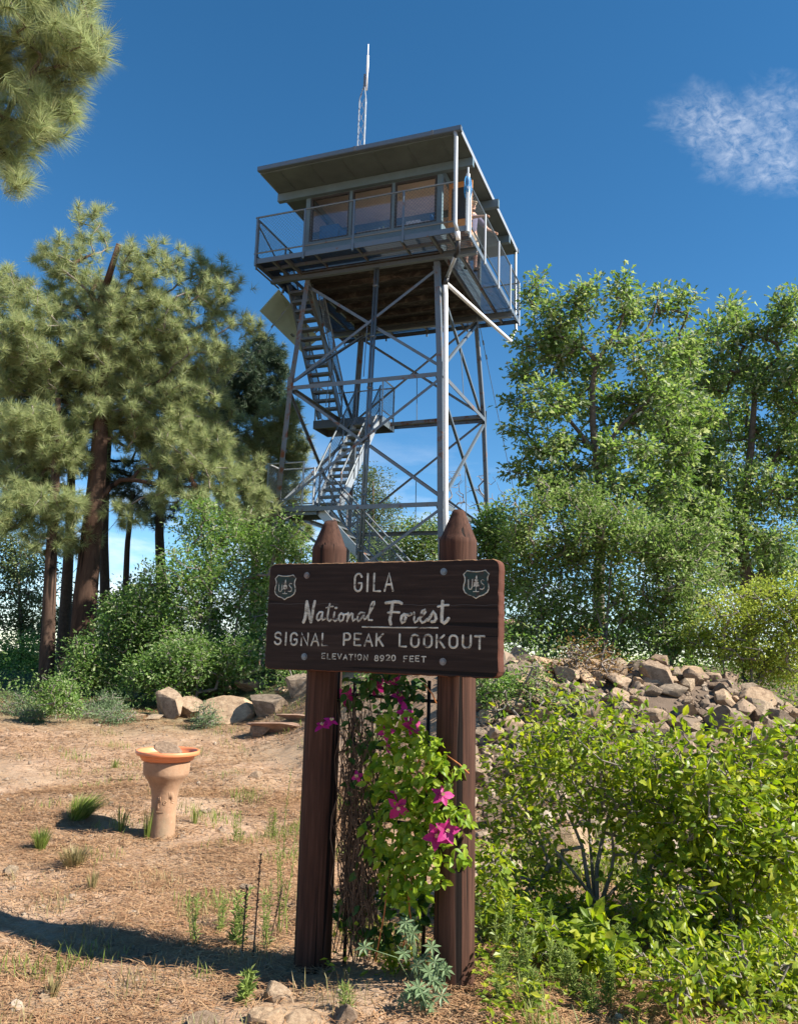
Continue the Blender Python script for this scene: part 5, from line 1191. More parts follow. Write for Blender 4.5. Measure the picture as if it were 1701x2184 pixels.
for k, (x, y, w_, h_, lab) in enumerate(((40, 1500, 40, 22, 'grey green low plant at the far left of the tree line'), (190, 1512, 60, 18, 'wide low pale plant in front of the scrub oak sapling'), (250, 1525, 36, 14, 'small pale plant at the right end of the shaded tree line'), (70, 1525, 30, 14, 'tiny pale plant in the needles under the slender pine'), (440, 1530, 30, 26, 'grey green herb growing against the broad pale boulder'), (235, 1500, 30, 22, 'little upright pale plant before the middle scrub oak'))):
    hd = float(hit(x, y + h_)[1])
    broadleaf('herb', lab, hd, [([(x, y + h_), (x, y)], 0.01, 0.004)], [(x, y, w_, h_)], 70, 20, 0.04, 0.014, 'weed_grey', 'bark_grey', 40 + k, group='low plants along the tree line', cat='plant', spread=0.10, dd=0.1)
broadleaf('oak_tree', 'pale sunlit oak far back at the left edge', 26.0, [([(50, 1420), (45, 1320), (40, 1230)], 0.1, 0.03)], [(40, 1190, 50, 44), (20, 1250, 50, 50), (85, 1240, 36, 60), (30, 1310, 60, 40), (80, 1330, 40, 40), (0, 1150, 40, 40)], 300, 26, 0.11, 0.07, 'oak_pale', 'bark_oak', 50, group='background oaks', spread=0.24)
broadleaf('oak_tree', 'dark shaded oak below the pale oak at the left edge', 23.0, [([(40, 1480), (40, 1400)], 0.08, 0.03)], [(40, 1390, 60, 40), (20, 1430, 60, 40), (80, 1430, 50, 36), (150, 1400, 40, 50), (60, 1460, 60, 20)], 260, 26, 0.10, 0.06, 'oak_left', 'bark_dark', 51, group='background oaks', spread=0.22)

broadleaf('oak_tree', 'mid green background oak seen between the pine trunks', 25.0, [([(190, 1440), (190, 1360), (190, 1290)], 0.08, 0.03)], [(180, 1300, 60, 50), (240, 1330, 60, 50), (130, 1350, 60, 50), (290, 1290, 50, 50), (200, 1400, 80, 40), (330, 1330, 60, 60)], 420, 26, 0.11, 0.068, 'oak_pale', 'bark_oak', 55, group='background oaks', spread=0.24)
# ---- trees behind the tower
broadleaf('oak_tree', 'yellow green tree seen through the tower behind the conduit', 28.0, [([(790, 1300), (795, 1150), (795, 1030)], 0.12, 0.03)], [(800, 1030, 36, 40), (775, 1080, 40, 46), (825, 1095, 40, 40), (760, 1150, 50, 40), (840, 1150, 36, 30), (800, 1160, 50, 40), (770, 1010, 12, 20)], 320, 28, 0.10, 0.05, 'oak_pale', 'bark_oak', 52, group='background oaks', spread=0.24)
broadleaf('oak_tree', 'bright green oak low behind the tower right of the conduit', 25.0, [([(900, 1320), (900, 1200), (900, 1140)], 0.1, 0.03)], [(900, 1150, 50, 36), (860, 1170, 40, 36), (950, 1145, 40, 40), (905, 1120, 24, 20), (870, 1120, 20, 20), (780, 1180, 40, 30), (920, 1200, 60, 30), (830, 1200, 50, 26), (720, 1180, 40, 30)], 330, 28, 0.10, 0.06, 'oak', 'bark_oak', 53, group='background oaks', spread=0.22)
broadleaf('oak_tree', 'dark leaved oak right of the tower base beside the sign', 19.5, [([(1065, 1400), (1065, 1280), (1060, 1180)], 0.09, 0.03)], [(1050, 1130, 40, 46), (1020, 1150, 40, 36), (1070, 1190, 40, 46), (1090, 1250, 40, 40), (1060, 1100, 26, 30), (1085, 1150, 30, 40)], 240, 26, 0.10, 0.06, 'oak_left', 'bark_oak', 54, group='background oaks', spread=0.2)
def deadtree(label, depth, base, tips, seed):
    r_ = np.random.default_rng(seed); f_ = at(*base, depth); foot = onz(f_[0], f_[1]); E_ = empty('dead_tree', foot); tag(E_, label, 'tree', 'bare dead trees')
    T_ = []
    for (x, y, rx, ry, n_) in tips: T_ += [at(x + r_.uniform(-rx, rx), y + r_.uniform(-ry, ry), depth + r_.uniform(-.5, .5)) for _ in range(n_)]
    P0, P1, a, b_, _ = skeleton([([foot - [0, 0, .2], foot, f_ + (np.array(T_).mean(0) - f_) * 0.5], 0.05, 0.02)], T_, r_, 0.2, 0.2, 0.005, 0.5, 0.03)
    g = Geo(); frusta(g, P0, P1, a, b_, 5); g.build('branches', M['bark_grey'], E_, True, foot)
deadtree('bare grey dead tree behind the right tower legs', 23.5, (1040, 1150), [(1045, 1050, 30, 40, 46), (1075, 1080, 20, 30, 20), (1000, 1060, 20, 30, 16)], 60)
deadtree('small bare dead tree behind the white drain pipe', 25.0, (970, 1160), [(968, 1040, 22, 36, 34)], 61)

# ---- oaks at the right
OB1 = [(1145, 625, 30, 40), (1190, 680, 50, 42), (1250, 640, 40, 44), (1325, 625, 36, 44), (1340, 675, 44, 36), (1400, 645, 36, 44), (1455, 640, 26, 36), (1110, 770, 40, 36), (1170, 755, 60, 46), (1255, 790, 60, 46), (1340, 760, 56, 46), (1420, 740, 34, 36), (1098, 850, 32, 30), (1165, 860, 66, 46), (1270, 880, 76, 56), (1370, 850, 66, 46), (1095, 925, 24, 24), (1150, 950, 56, 46), (1240, 970, 66, 46), (1340, 960, 66, 56), (1100, 995, 40, 34), (1290, 1060, 80, 46), (1170, 1030, 60, 40), (1380, 930, 50, 50), (1210, 720, 50, 30), (1400, 800, 40, 40), (1430, 860, 50, 60), (1440, 960, 60, 60), (1400, 1040, 60, 50), (1450, 760, 40, 50)]
broadleaf('oak_tree', 'large open crowned oak right of the tower with its dark forked trunk showing', 14.2, [([(1278, 1400), (1276, 1250), (1282, 1130), (1279, 1040), (1264, 920), (1262, 820), (1272, 775), (1292, 738)], 0.12, 0.035), ([(1274, 772), (1240, 738), (1190, 715)], 0.05, 0.02), ([(1292, 738), (1320, 700), (1335, 650)], 0.045, 0.015), ([(1292, 738), (1350, 735), (1385, 695), (1402, 640)], 0.04, 0.014), ([(1266, 960), (1200, 880), (1150, 840)], 0.045, 0.02), ([(1268, 980), (1330, 900), (1400, 840)], 0.045, 0.02)],
          OB1, 600, 29, 0.125, 0.085, 'oak', 'bark_oak', 70, leaf=leaf_lobed, spread=0.155, dd=0.8, group='oaks on the right hand mound')
OB2 = [(1540, 695, 44, 34), (1600, 735, 66, 52), (1680, 690, 40, 46), (1560, 800, 76, 56), (1650, 815, 66, 66), (1500, 800, 40, 50), (1480, 900, 56, 56), (1580, 920, 86, 66), (1670, 940, 56, 76), (1500, 1000, 66, 56), (1600, 1040, 86, 66), (1690, 1080, 50, 66), (1480, 1100, 76, 56), (1580, 1150, 86, 66), (1670, 1200, 56, 56), (1696, 620, 16, 26), (1740, 800, 60, 90), (1750, 1000, 60, 120), (1440, 1000, 40, 40), (1560, 660, 30, 30), (1640, 690, 40, 40), (1690, 650, 30, 40), (1500, 720, 36, 40), (1440, 870, 50, 60), (1450, 1060, 60, 60), (1500, 1180, 70, 50), (1420, 1150, 50, 60)]
broadleaf('oak_tree', 'dense broad oak at the right edge behind the yellow green shrub', 16.6, [([(1600, 1400), (1590, 1250), (1580, 1100), (1600, 960), (1610, 820)], 0.15, 0.05), ([(1585, 1110), (1520, 1050), (1470, 960)], 0.06, 0.02), ([(1590, 1080), (1650, 980), (1690, 880)], 0.06, 0.02)],
          OB2, 880, 29, 0.13, 0.088, 'oak', 'bark_oak', 71, leaf=leaf_lobed, spread=0.165, dd=1.0, group='oaks on the right hand mound')
broadleaf('oak_tree', 'middle oak closing the gap between the forked oak and the broad edge oak', 19.0, [([(1470, 1400), (1465, 1200), (1460, 1000), (1470, 850)], 0.12, 0.04)], [(1470, 760, 50, 50), (1430, 840, 60, 60), (1510, 850, 60, 60), (1460, 930, 70, 60), (1420, 1010, 70, 60), (1510, 1010, 70, 60), (1460, 1100, 90, 60), (1380, 1120, 60, 60), (1540, 1130, 60, 60), (1600, 1220, 80, 60), (1680, 1180, 60, 80)], 480, 29, 0.13, 0.085, 'oak', 'bark_oak', 72, leaf=leaf_lobed, spread=0.18, dd=0.8, group='oaks on the right hand mound')
G2 = 'olive shrubs on the right hand mound'
for k, (x0, bl, lab) in enumerate(((1150, [(1180, 1095, 50, 46), (1130, 1160, 50, 46), (1190, 1180, 60, 50), (1110, 1210, 40, 40), (1170, 1260, 76, 50), (1200, 1330, 66, 44), (1130, 1300, 50, 40), (1100, 1130, 36, 40)], 'olive twiggy shrub nearest the sign on the mound'),
                                   (1290, [(1260, 1120, 60, 46), (1310, 1130, 50, 46), (1280, 1210, 80, 56), (1300, 1290, 80, 56), (1320, 1350, 80, 36), (1230, 1340, 50, 40), (1250, 1060, 30, 40)], 'tall olive shrub standing in front of the oak trunk'),
                                   (1430, [(1380, 1160, 56, 50), (1430, 1220, 66, 56), (1400, 1290, 66, 50), (1450, 1340, 66, 46), (1500, 1260, 50, 60), (1400, 1370, 50, 26)], 'rounded olive shrub left of the yellow green one'))):
    broadleaf('shrub', lab, 12.6 - 0.25 * k, [([(x0, 1400), (x0 + 5, 1300), (x0 + 15, 1180)], 0.035, 0.012), ([(x0 + 10, 1400), (x0 - 25, 1280)], 0.03, 0.01), ([(x0 + 10, 1400), (x0 + 50, 1270)], 0.03, 0.01)], bl + [(x0 + 10, 1060 + 40 * k, 26, 50), (x0 - 40, 1090 + 40 * k, 22, 50), (x0 + 60, 1080 + 40 * k, 20, 60), (x0 + 90, 1140, 24, 60)], 380, 28, 0.076, 0.038, 'mahog', 'bark_grey', 80 + k, dd=0.45, spread=0.165, group=G2, cat='shrub', wig=0.2)
broadleaf('shrub', 'bright yellow green shrub at the right edge above the rock pile', 11.2, [([(1600, 1450), (1605, 1380), (1610, 1300)], 0.03, 0.01), ([(1620, 1450), (1670, 1350)], 0.025, 0.01)], [(1570, 1310, 70, 46), (1640, 1285, 70, 46), (1690, 1340, 56, 66), (1610, 1380, 86, 46), (1510, 1370, 50, 40), (1660, 1420, 66, 36), (1740, 1300, 50, 80)], 620, 30, 0.048, 0.028, 'yellow', 'bark_grey', 85, dd=0.4, spread=0.16, cat='shrub', group='shrubs on the mound')
broadleaf('shrub', 'small pale tufted bush on the skyline right of the sign', 13.4, [([(1115, 1385), (1115, 1350)], 0.02, 0.006)], [(1115, 1340, 32, 34), (1095, 1350, 20, 24), (1135, 1350, 20, 26)], 120, 26, 0.06, 0.012, 'weed', 'bark_grey', 86, dd=0.1, spread=0.1, cat='shrub', group='shrubs on the mound')
broadleaf('shrub', 'green leafed shrub sprouting among the rocks behind the right post', 9.6, [([(1040, 1500), (1040, 1460)], 0.02, 0.006)], [(1050, 1470, 40, 36), (1100, 1480, 40, 30), (1030, 1520, 26, 36)], 120, 18, 0.05, 0.028, 'oak_left', 'bark_grey', 87, dd=0.2, spread=0.12, cat='shrub', group='shrubs on the mound')
broadleaf('shrub', 'bronze tinted twiggy shrub on the crest of the rock pile', 10.0, [([(1250, 1470), (1250, 1420), (1240, 1380)], 0.02, 0.006)], [(1250, 1390, 50, 30), (1200, 1430, 40, 36), (1300, 1420, 40, 20), (1150, 1460, 36, 30)], 150, 12, 0.035, 0.018, 'dry_leaf', 'bark_grey', 88, dd=0.2, spread=0.13, cat='shrub', group='shrubs on the mound', wig=0.3)
broadleaf('shrub', 'leafy green shrub overhanging the left part of the rock pile', 9.2, [([(1130, 1540), (1130, 1480)], 0.02, 0.006)], [(1130, 1440, 50, 36), (1180, 1480, 50, 40), (1090, 1500, 50, 40), (1150, 1540, 60, 40), (1240, 1500, 40, 30)], 70, 14, 0.045, 0.025, 'mahog', 'bark_grey', 189, dd=0.25, spread=0.13, cat='shrub', group='shrubs on the mound', wig=0.25)
broadleaf('shrub', 'shaded green bush behind the board between the two posts', 14.0, [([(690, 1470), (690, 1430)], 0.02, 0.006)], [(670, 1440, 40, 30), (740, 1430, 40, 40), (620, 1420, 40, 40), (800, 1440, 40, 40), (880, 1440, 40, 40)], 160, 22, 0.06, 0.035, 'oak_left', 'bark_grey', 89, dd=0.3, spread=0.15, cat='shrub', group='shrubs on the mound')

# ---- near bushes at the lower right
G3 = 'leafy bushes at the lower right'
broadleaf('leafy_bush', 'leafy bush with bare grey forked stems showing right of the sign', 5.2, [([(1272, 1932), (1272, 1850), (1290, 1760, .1), (1330, 1640, .2)], 0.020, 0.007), ([(1262, 1932), (1240, 1800), (1190, 1690, .1)], 0.017, 0.006), ([(1280, 1930), (1310, 1840, -.1), (1300, 1740, -.1)], 0.015, 0.006), ([(1268, 1930), (1255, 1760, .2), (1220, 1640, .2), (1205, 1500, .2)], 0.013, 0.004), ([(1275, 1930), (1215, 1850, -.2), (1120, 1740, -.2)], 0.013, 0.005), ([(1230, 1690, .2), (1290, 1590, .2), (1330, 1500, .2)], 0.008, 0.003)],
          [(1095, 1650, 56, 46), (1180, 1610, 70, 50), (1280, 1615, 80, 46), (1360, 1630, 70, 46), (1090, 1740, 50, 46), (1190, 1715, 70, 46), (1310, 1715, 80, 46), (1400, 1700, 56, 46), (1240, 1560, 60, 26), (1130, 1580, 36, 30), (1380, 1780, 50, 40), (1060, 1800, 30, 40), (1330, 1570, 40, 24), (1150, 1830, 60, 40), (1090, 1900, 50, 50), (1400, 1850, 50, 50), (1200, 1940, 60, 30), (1360, 1900, 50, 40), (1205, 1510, 26, 36), (1330, 1540, 26, 36), (1120, 1560, 22, 30), (1400, 1570, 22, 36), (1260, 1490, 16, 26)], 720, 8, 0.050, 0.026, 'bush', 'bark_grey', 90, dd=0.35, spread=0.125, rtip=0.0022, leaf=leaf_big, group=G3, cat='shrub', step=0.1, wig=0.2, expo=0.45)
broadleaf('leafy_bush', 'brightest large leaved bush filling the right edge', 4.9, [([(1560, 1990), (1550, 1850), (1530, 1720)], 0.018, 0.006), ([(1570, 1990), (1620, 1850), (1650, 1700)], 0.016, 0.006), ([(1555, 1990), (1490, 1860), (1450, 1750)], 0.014, 0.005)],
          [(1490, 1650, 66, 46), (1570, 1650, 66, 46), (1660, 1660, 66, 56), (1500, 1740, 76, 56), (1610, 1760, 96, 66), (1690, 1840, 66, 76), (1460, 1830, 66, 50), (1560, 1850, 86, 66), (1650, 1950, 76, 50), (1430, 1930, 50, 40), (1740, 1720, 60, 90), (1530, 1940, 70, 50), (1430, 1700, 50, 50), (1420, 1620, 50, 36), (1400, 1990, 60, 50), (1450, 1590, 22, 36), (1580, 1580, 30, 40), (1690, 1570, 36, 46), (1530, 1570, 16, 30), (1640, 1590, 18, 36)], 880, 8, 0.059, 0.031, 'bush', 'bark_grey', 91, dd=0.35, spread=0.125, rtip=0.0022, leaf=leaf_big, group=G3, cat='shrub', step=0.1, wig=0.2, expo=0.45)
broadleaf('leafy_bush', 'low small leaved bush at the bottom right corner', 4.0, [([(1600, 2200), (1590, 2080), (1580, 2000)], 0.014, 0.005), ([(1610, 2200), (1680, 2060)], 0.012, 0.005)],
          [(1520, 2050, 76, 50), (1620, 2040, 76, 56), (1700, 2080, 60, 66), (1450, 2100, 60, 44), (1560, 2130, 90, 50), (1680, 2150, 80, 50), (1400, 2060, 50, 40)], 240, 8, 0.046, 0.024, 'bush', 'bark_grey', 92, dd=0.25, spread=0.10, rtip=0.002, leaf=leaf_big, group=G3, cat='shrub', step=0.1, wig=0.2, expo=0.45)
broadleaf('leafy_bush', 'small big leaved sapling in front of the forked stems', 4.35, [([(1275, 2110), (1275, 2040), (1270, 1980)], 0.008, 0.004)], [(1270, 1975, 46, 36), (1300, 2010, 30, 26), (1235, 1990, 26, 26), (1280, 2040, 30, 20)], 30, 5, 0.085, 0.046, 'bush', 'weed', 93, dd=0.1, spread=0.07, rtip=0.002, leaf=leaf_big, group=G3, cat='shrub', step=0.08)
broadleaf('leafy_bush', 'low leafy bush hugging the right post', 4.5, [([(1060, 2060), (1060, 1960), (1050, 1880)], 0.008, 0.003)], [(1045, 1870, 30, 50), (1070, 1930, 40, 40), (1060, 1830, 24, 30), (1110, 1960, 40, 36), (1150, 2010, 50, 36), (1210, 2040, 50, 30), (1330, 2060, 60, 40)], 190, 6, 0.052, 0.026, 'bush', 'bark_grey', 94, dd=0.15, spread=0.07, rtip=0.002, leaf=leaf_big, group=G3, cat='shrub', step=0.08)
# no tree is built here to shade the corner bush
# ---- feathery weeds, stalks and grass
def weed(px, py, hpx, label, mleaf='weed', group='feathery weeds by the sign', seed=0, n=3, name='weed', L=0.05, W=0.0058, per=80):
    r_ = np.random.default_rng(seed); p = hit(px, py); dist = np.linalg.norm(p - CAM); h_ = hpx / FOC * dist; E_ = empty(name, p); tag(E_, label, 'weed', group)
    g = Geo(); gl_ = Geo()
    for k in range(n):
        top = np.array([r_.normal(0, .10) * h_, r_.normal(0, .10) * h_, h_ * r_.uniform(0.7, 1.02)]); b0 = np.array([r_.normal(0, .02), r_.normal(0, .02), -0.02])
        t = np.linspace(0, 1, 8)[:, None]; P = b0 + (top - b0) * t + np.sin(t * 3.1) * r_.normal(0, .03, 3) * h_; tube(g, P, np.linspace(0.0035, 0.0012, 8), 5)
        q = r_.uniform(0.15, 1.0, per); C_ = np.stack([np.interp(q, t[:, 0], P[:, i]) for i in range(3)], 1); d_ = nrm(r_.standard_normal((per, 3)) * [1, 1, .4] + [0, 0, 0.75])
        leaf_kite(gl_, C_, d_, r_.standard_normal((per, 3)), L * r_.uniform(.6, 1.2, per) * (1.25 - 0.6 * q), W)
    g.build('stems', M['weed'], E_, True); gl_.build('foliage', M[mleaf], E_)
WD = [(1075, 2075, 130), (1110, 2115, 120), (1150, 2060, 110), (1180, 2110, 105), (1215, 2140, 90), (1070, 2150, 90), (1130, 2170, 80), (1350, 2030, 150), (1330, 2090, 110), (1250, 2170, 70), (1390, 2000, 120), (1035, 2020, 100), (1170, 2010, 90), (1300, 2150, 90), (1420, 2080, 120)]
for k, (x, y, h_) in enumerate(WD): weed(x, y, h_, 'feathery pale green weed in the strip right of the right post', seed=200 + k, n=4)
for k, (x, y, h_, lab) in enumerate(((500, 2025, 100, 'leafy weed left of the dry stalks'), (560, 2030, 130, 'tall pale weed close to the left post'), (600, 1995, 190, 'tallest thin weed right beside the left post'), (605, 1840, 220, 'slim tall grassy weed beyond the left post'), (470, 1990, 70, 'short pale weed in the open clearing'), (520, 2140, 60, 'small leafy weed in front of the mossy stone'), (735, 2160, 50, 'little feathery weed on the round grey stone'), (410, 2020, 110, 'weed left of the leafy one in the clearing'), (580, 1790, 60, 'short green weed right of the bird bath'), (505, 1800, 60, 'pale weed cluster between bird bath and post'))):
    weed(x, y, h_, lab, 'grass' if k in (2, 3, 8, 9) else 'weed', 'weeds in the clearing', 230 + k, 4 if k != 3 else 2, L=0.06 if k in (0, 5) else 0.045, W=0.010 if k in (0, 5) else 0.004, per=46)
def stalk(px, py, hpx, label, seed):
    r_ = np.random.default_rng(seed); p = hit(px, py); h_ = hpx / FOC * np.linalg.norm(p - CAM); E_ = empty('dry_stalk', p); tag(E_, label, 'stalk', 'dry stalks by the left post')
    g = Geo(); t = np.linspace(0, 1, 10)[:, None]; P = np.array([r_.normal(0, .03), 0, h_]) * t; tube(g, P, np.linspace(.0055, .003, 10), 6); g.build('stem', M['dry_stem'], E_, True)
    g = Geo(); q = r_.uniform(.45, 1, 60); C_ = np.stack([np.interp(q, t[:, 0], P[:, i]) for i in range(3)], 1); leaf_kite(g, C_, nrm(r_.standard_normal((60, 3)) * [1, 1, .3] + [0, 0, .9]), r_.standard_normal((60, 3)), .016, .007); g.build('seed_head', M['dry_stem'], E_)
stalk(540, 2040, 180, 'tallest brown dry stalk left of the left post', 1); stalk(516, 2035, 120, 'shorter brown dry stalk left of the tallest', 2); stalk(572, 2025, 110, 'short brown dry stalk nearest the left post', 3)
def tuft(px, py, wpx, hpx, label, m, seed, n=150, lean=0.0):
    r_ = np.random.default_rng(seed); p = hit(px, py); s_ = np.linalg.norm(p - CAM) / FOC; w_, h_ = wpx * s_ / 2, hpx * s_; E_ = None
    a = r_.uniform(0, 6.28, n); d_ = np.stack([np.cos(a), np.sin(a), np.zeros(n)], 1); O = d_ * r_.uniform(0, .35, (n, 1)) * w_
    top = O + d_ * r_.uniform(.2, .8, (n, 1)) * w_ + np.array([lean * h_, 0, 0]) + np.stack([np.zeros(n), np.zeros(n), h_ * r_.uniform(.5, 1.05, n)], 1)
    mid = (O + top) / 2 + [0, 0, h_ * .14]; sd_ = np.stack([-np.sin(a), np.cos(a), np.zeros(n)], 1) * 0.0035
    V = np.stack([O - sd_, O + sd_, mid + sd_ * .8, mid - sd_ * .8, top], 1).reshape(-1, 3); i = np.arange(n)[:, None] * 5
    g = Geo(); g.add(V, i + [[0, 1, 2, 3]]); g.F.append((i + [[3, 2, 4]], 0)); o_ = g.build('grass_tuft', M[m]); o_.location = tuple(float(v) for v in p); tag(o_, label, 'grass tuft', 'grass tufts in the clearing')
tuft(165, 1748, 95, 48, 'wide green grass tuft in the bird bath shadow', 'grass', 1, 420, 0.5); tuft(86, 1814, 52, 42, 'small bright green grass tuft left of the others', 'grass', 2, 200); tuft(158, 1850, 90, 40, 'pale straw coloured grass tuft below the bright one', 'drygrass', 3, 220)
tuft(258, 1772, 56, 52, 'sparse long bladed grass tuft left of the bird bath foot', 'grass', 4, 34); tuft(314, 1790, 40, 62, 'few upright grass blades against the bird bath foot', 'grass', 5, 26); tuft(415, 1760, 36, 44, 'thin grass tuft right of the bird bath', 'grass', 6, 26); tuft(196, 1900, 40, 40, 'thin pale grass tuft in the middle of the clearing', 'drygrass', 7, 40); tuft(110, 2130, 46, 40, 'pale thin grass tuft at the lower left', 'drygrass', 8, 50); tuft(245, 1640, 40, 24, 'tiny grass tuft beyond the bird bath', 'grass', 9, 30)
# palmate plant and small leafy plants between the posts
def palmate(px, py, hpx, label, seed):
    r_ = np.random.default_rng(seed); p = hit(px, py); h_ = hpx / FOC * np.linalg.norm(p - CAM); E_ = empty('lupine', p); tag(E_, label, 'plant', 'lupines between the posts'); g = Geo(); gl_ = Geo()
    for k in range(11):
        q = np.array([r_.normal(0, .28) * h_, r_.normal(0, .2) * h_, h_ * r_.uniform(.25, 1)]); tube(g, [(0, 0, -.02), q * [.4, .4, .7], q], .0018, 5)
        nn_ = nrm(np.array([r_.normal(0, .4), -0.5 + r_.normal(0, .3), .7])); x_, y_ = perp(nn_); m_ = 7; a = np.linspace(0, 6.28, m_, endpoint=False) + r_.uniform(0, 6)
        D_ = np.cos(a)[:, None] * x_ + np.sin(a)[:, None] * y_; leaf_kite(gl_, np.repeat(q[None], m_, 0), D_, np.repeat(nn_[None], m_, 0), 0.048, 0.016)
    g.build('stems', M['weed_grey'], E_, True); gl_.build('foliage', M['weed_grey'], E_)
palmate(890, 2110, 130, 'taller grey green lupine in front of the right post', 1); palmate(930, 2135, 70, 'low grey green lupine at the foot of the right post', 2); palmate(905, 2165, 50, 'smallest lupine at the bottom edge between the posts', 3)
weed(830, 2080, 60, 'broad leaved seedling between the posts', 'bush', 'weeds between the posts', 301, 4, L=.06, W=.03, per=7); weed(1140, 2140, 40, 'broad leaved seedling right of the right post', 'bush', 'weeds between the posts', 302, 3, L=.05, W=.028, per=6)

# ---- clematis on the trellis
def sgn(px, py, yy=0.0):
    """point on a plane parallel to the board, yy behind its face"""
    d = ray(px, py); o_ = SO - SN * yy; t = ((o_ - CAM) @ SN) / (d @ SN); return CAM + d * t
CV = empty('clematis_vine', onz(*(SO + SE * 0.15 - SN * 0.18)[:2])); cf = np.array(CV.location); tag(CV, 'climbing vine with bright green leaves and magenta flowers on the trellis between the posts', 'vine')
r_ = np.random.default_rng(77); g = Geo()
for k in range(150):                                                  # old dry stems, left side
    x = r_.normal(765, 22); y0 = r_.uniform(1930, 2060); y1 = r_.uniform(1460, 1760); yy = r_.uniform(.10, .26)
    t = np.linspace(0, 1, 10); P = np.array([sgn(x + r_.normal(0, 6) + 10 * math.sin(6 * q + k) + (r_.normal(0, 10) * q), y0 + (y1 - y0) * q, yy) for q in t]); tube(g, P, r_.uniform(.0012, .003), 4, cap=False)
g.build('dry_stems', M['dry_stem'], CV, False, cf)
g = Geo()
for (xa, ya, xb, yb) in ((920, 1640, 892, 1600), (885, 1640, 910, 1690), (870, 1660, 905, 1590), (845, 1720, 835, 1640), (1000, 1650, 950, 1610), (905, 1460, 930, 1500), (880, 2000, 850, 1800), (860, 2020, 880, 1820), (800, 2050, 830, 1850)): tube(g, [sgn(xa, ya, .06), sgn((xa + xb) / 2 + 4, (ya + yb) / 2, .05), sgn(xb, yb, .06)], .0035, 6)
g.build('vine_stems', M['red_stem'], CV, True, cf)
def vine_leaves(name, blobs, n, m, L, W, yy, seed, lab=None):
    r_ = np.random.default_rng(seed); P = []
    wts = np.array([b_[2] * b_[3] for b_ in blobs], float); pk = r_.choice(len(blobs), n, p=wts / wts.sum())
    for i in pk:
        b_ = blobs[i]; a = r_.uniform(0, 6.28); q = math.sqrt(r_.uniform(0, 1)); P.append(sgn(b_[0] + b_[2] * q * math.cos(a), b_[1] + b_[3] * q * math.sin(a), r_.uniform(*yy)))
    P = np.array(P); D = nrm(r_.standard_normal((n, 3)) * [1, 1, .7] + SN * .35 + [0, 0, -.45]); Nn = nrm(SN * .6 + np.array([.45, 0, .75]) + r_.standard_normal((n, 3)) * .45)
    g = Geo(); s_ = r_.uniform(.6, 1.2, n); leaf_big(g, P, D, Nn, L * s_, W * s_); o_ = g.build(name, M[m], CV, False, cf)
    if lab: o_['label'] = lab
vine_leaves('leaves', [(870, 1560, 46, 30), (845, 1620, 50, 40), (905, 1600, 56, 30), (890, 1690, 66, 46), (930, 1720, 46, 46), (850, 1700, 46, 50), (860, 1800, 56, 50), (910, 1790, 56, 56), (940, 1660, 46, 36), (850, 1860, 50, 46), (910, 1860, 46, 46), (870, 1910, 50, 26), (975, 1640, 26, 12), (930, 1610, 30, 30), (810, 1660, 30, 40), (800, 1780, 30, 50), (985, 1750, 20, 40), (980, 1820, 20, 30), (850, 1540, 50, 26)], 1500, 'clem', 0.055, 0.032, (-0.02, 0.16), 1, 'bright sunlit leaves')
vine_leaves('leaves', [(830, 1470, 56, 40), (780, 1560, 40, 40), (790, 1450, 40, 26), (880, 1470, 36, 30), (800, 1700, 36, 50), (800, 1860, 46, 60), (860, 1940, 56, 46), (910, 1930, 40, 40), (760, 1980, 30, 50), (730, 1940, 20, 40), (820, 1990, 40, 40), (745, 1700, 20, 40), (820, 1450, 80, 24), (760, 1480, 36, 40), (860, 1500, 50, 40), (770, 1600, 30, 60)], 560, 'clem_shaded', 0.058, 0.034, (0.10, 0.28), 2, 'shaded deep green leaves')
def flower(px, py, size, yy, face, npet, seed):
    r_ = np.random.default_rng(seed); c_ = sgn(px, py, yy); nn_ = nrm(np.array(face)); x_, y_ = perp(nn_); a = np.linspace(0, 6.28, npet, endpoint=False) + r_.uniform(0, 6)
    D_ = np.cos(a)[:, None] * x_ + np.sin(a)[:, None] * y_ + nn_ * r_.uniform(-.1, .35); s_ = size * r_.uniform(.85, 1.1, npet)
    g = Geo(); leaf_big(g, np.repeat(c_[None], npet, 0), D_, np.repeat(nn_[None], npet, 0), s_, s_ * .62, 0, .10, .18); f_ = g.build('flower', M['petal'], CV, False, cf)
    g = Geo(); m_ = 14; aa = r_.uniform(0, 6.28, m_); e_ = c_ + nn_ * .016 + (np.cos(aa)[:, None] * x_ + np.sin(aa)[:, None] * y_) * .009; frusta(g, np.repeat(c_[None] + nn_[None] * .002, m_, 0), e_, np.full(m_, .0012), np.full(m_, .0018), 4); g.build('stamens', M['stamen'], f_, False, cf)
for k, (x, y, s_, yy, fc, n_) in enumerate(((688, 1548, .045, -.03, (-.2, -.5, .8), 4), (706, 1538, .035, -.03, (.2, -.6, .7), 4), (862, 1520, .048, .02, (.3, -.8, .4), 4), (878, 1550, .048, .02, (.4, -.8, .3), 5), (823, 1562, .045, .03, (-.3, -.8, .3), 4), (826, 1595, .03, .06, (-.6, -.5, .1), 4), (762, 1656, .03, .08, (-.2, -.8, .2), 4), (850, 1722, .062, -.02, (-.1, -.9, -.2), 4), (842, 1692, .03, 0, (.5, -.6, .6), 3), (942, 1696, .056, -.02, (.3, -.8, .5), 5), (930, 1782, .058, -.04, (0, -1, .1), 5), (952, 1772, .056, -.03, (.3, -.9, .2), 5), (738, 1485, .058, .2, (0, -.9, -.3), 5), (800, 1465, .055, .2, (.2, -.9, -.3), 5), (840, 1450, .05, .2, (-.2, -.9, -.2), 5), (852, 1486, .045, .15, (.2, -.7, .6), 4))): flower(x, y, s_ * 1.12, yy, fc, n_, 400 + k)

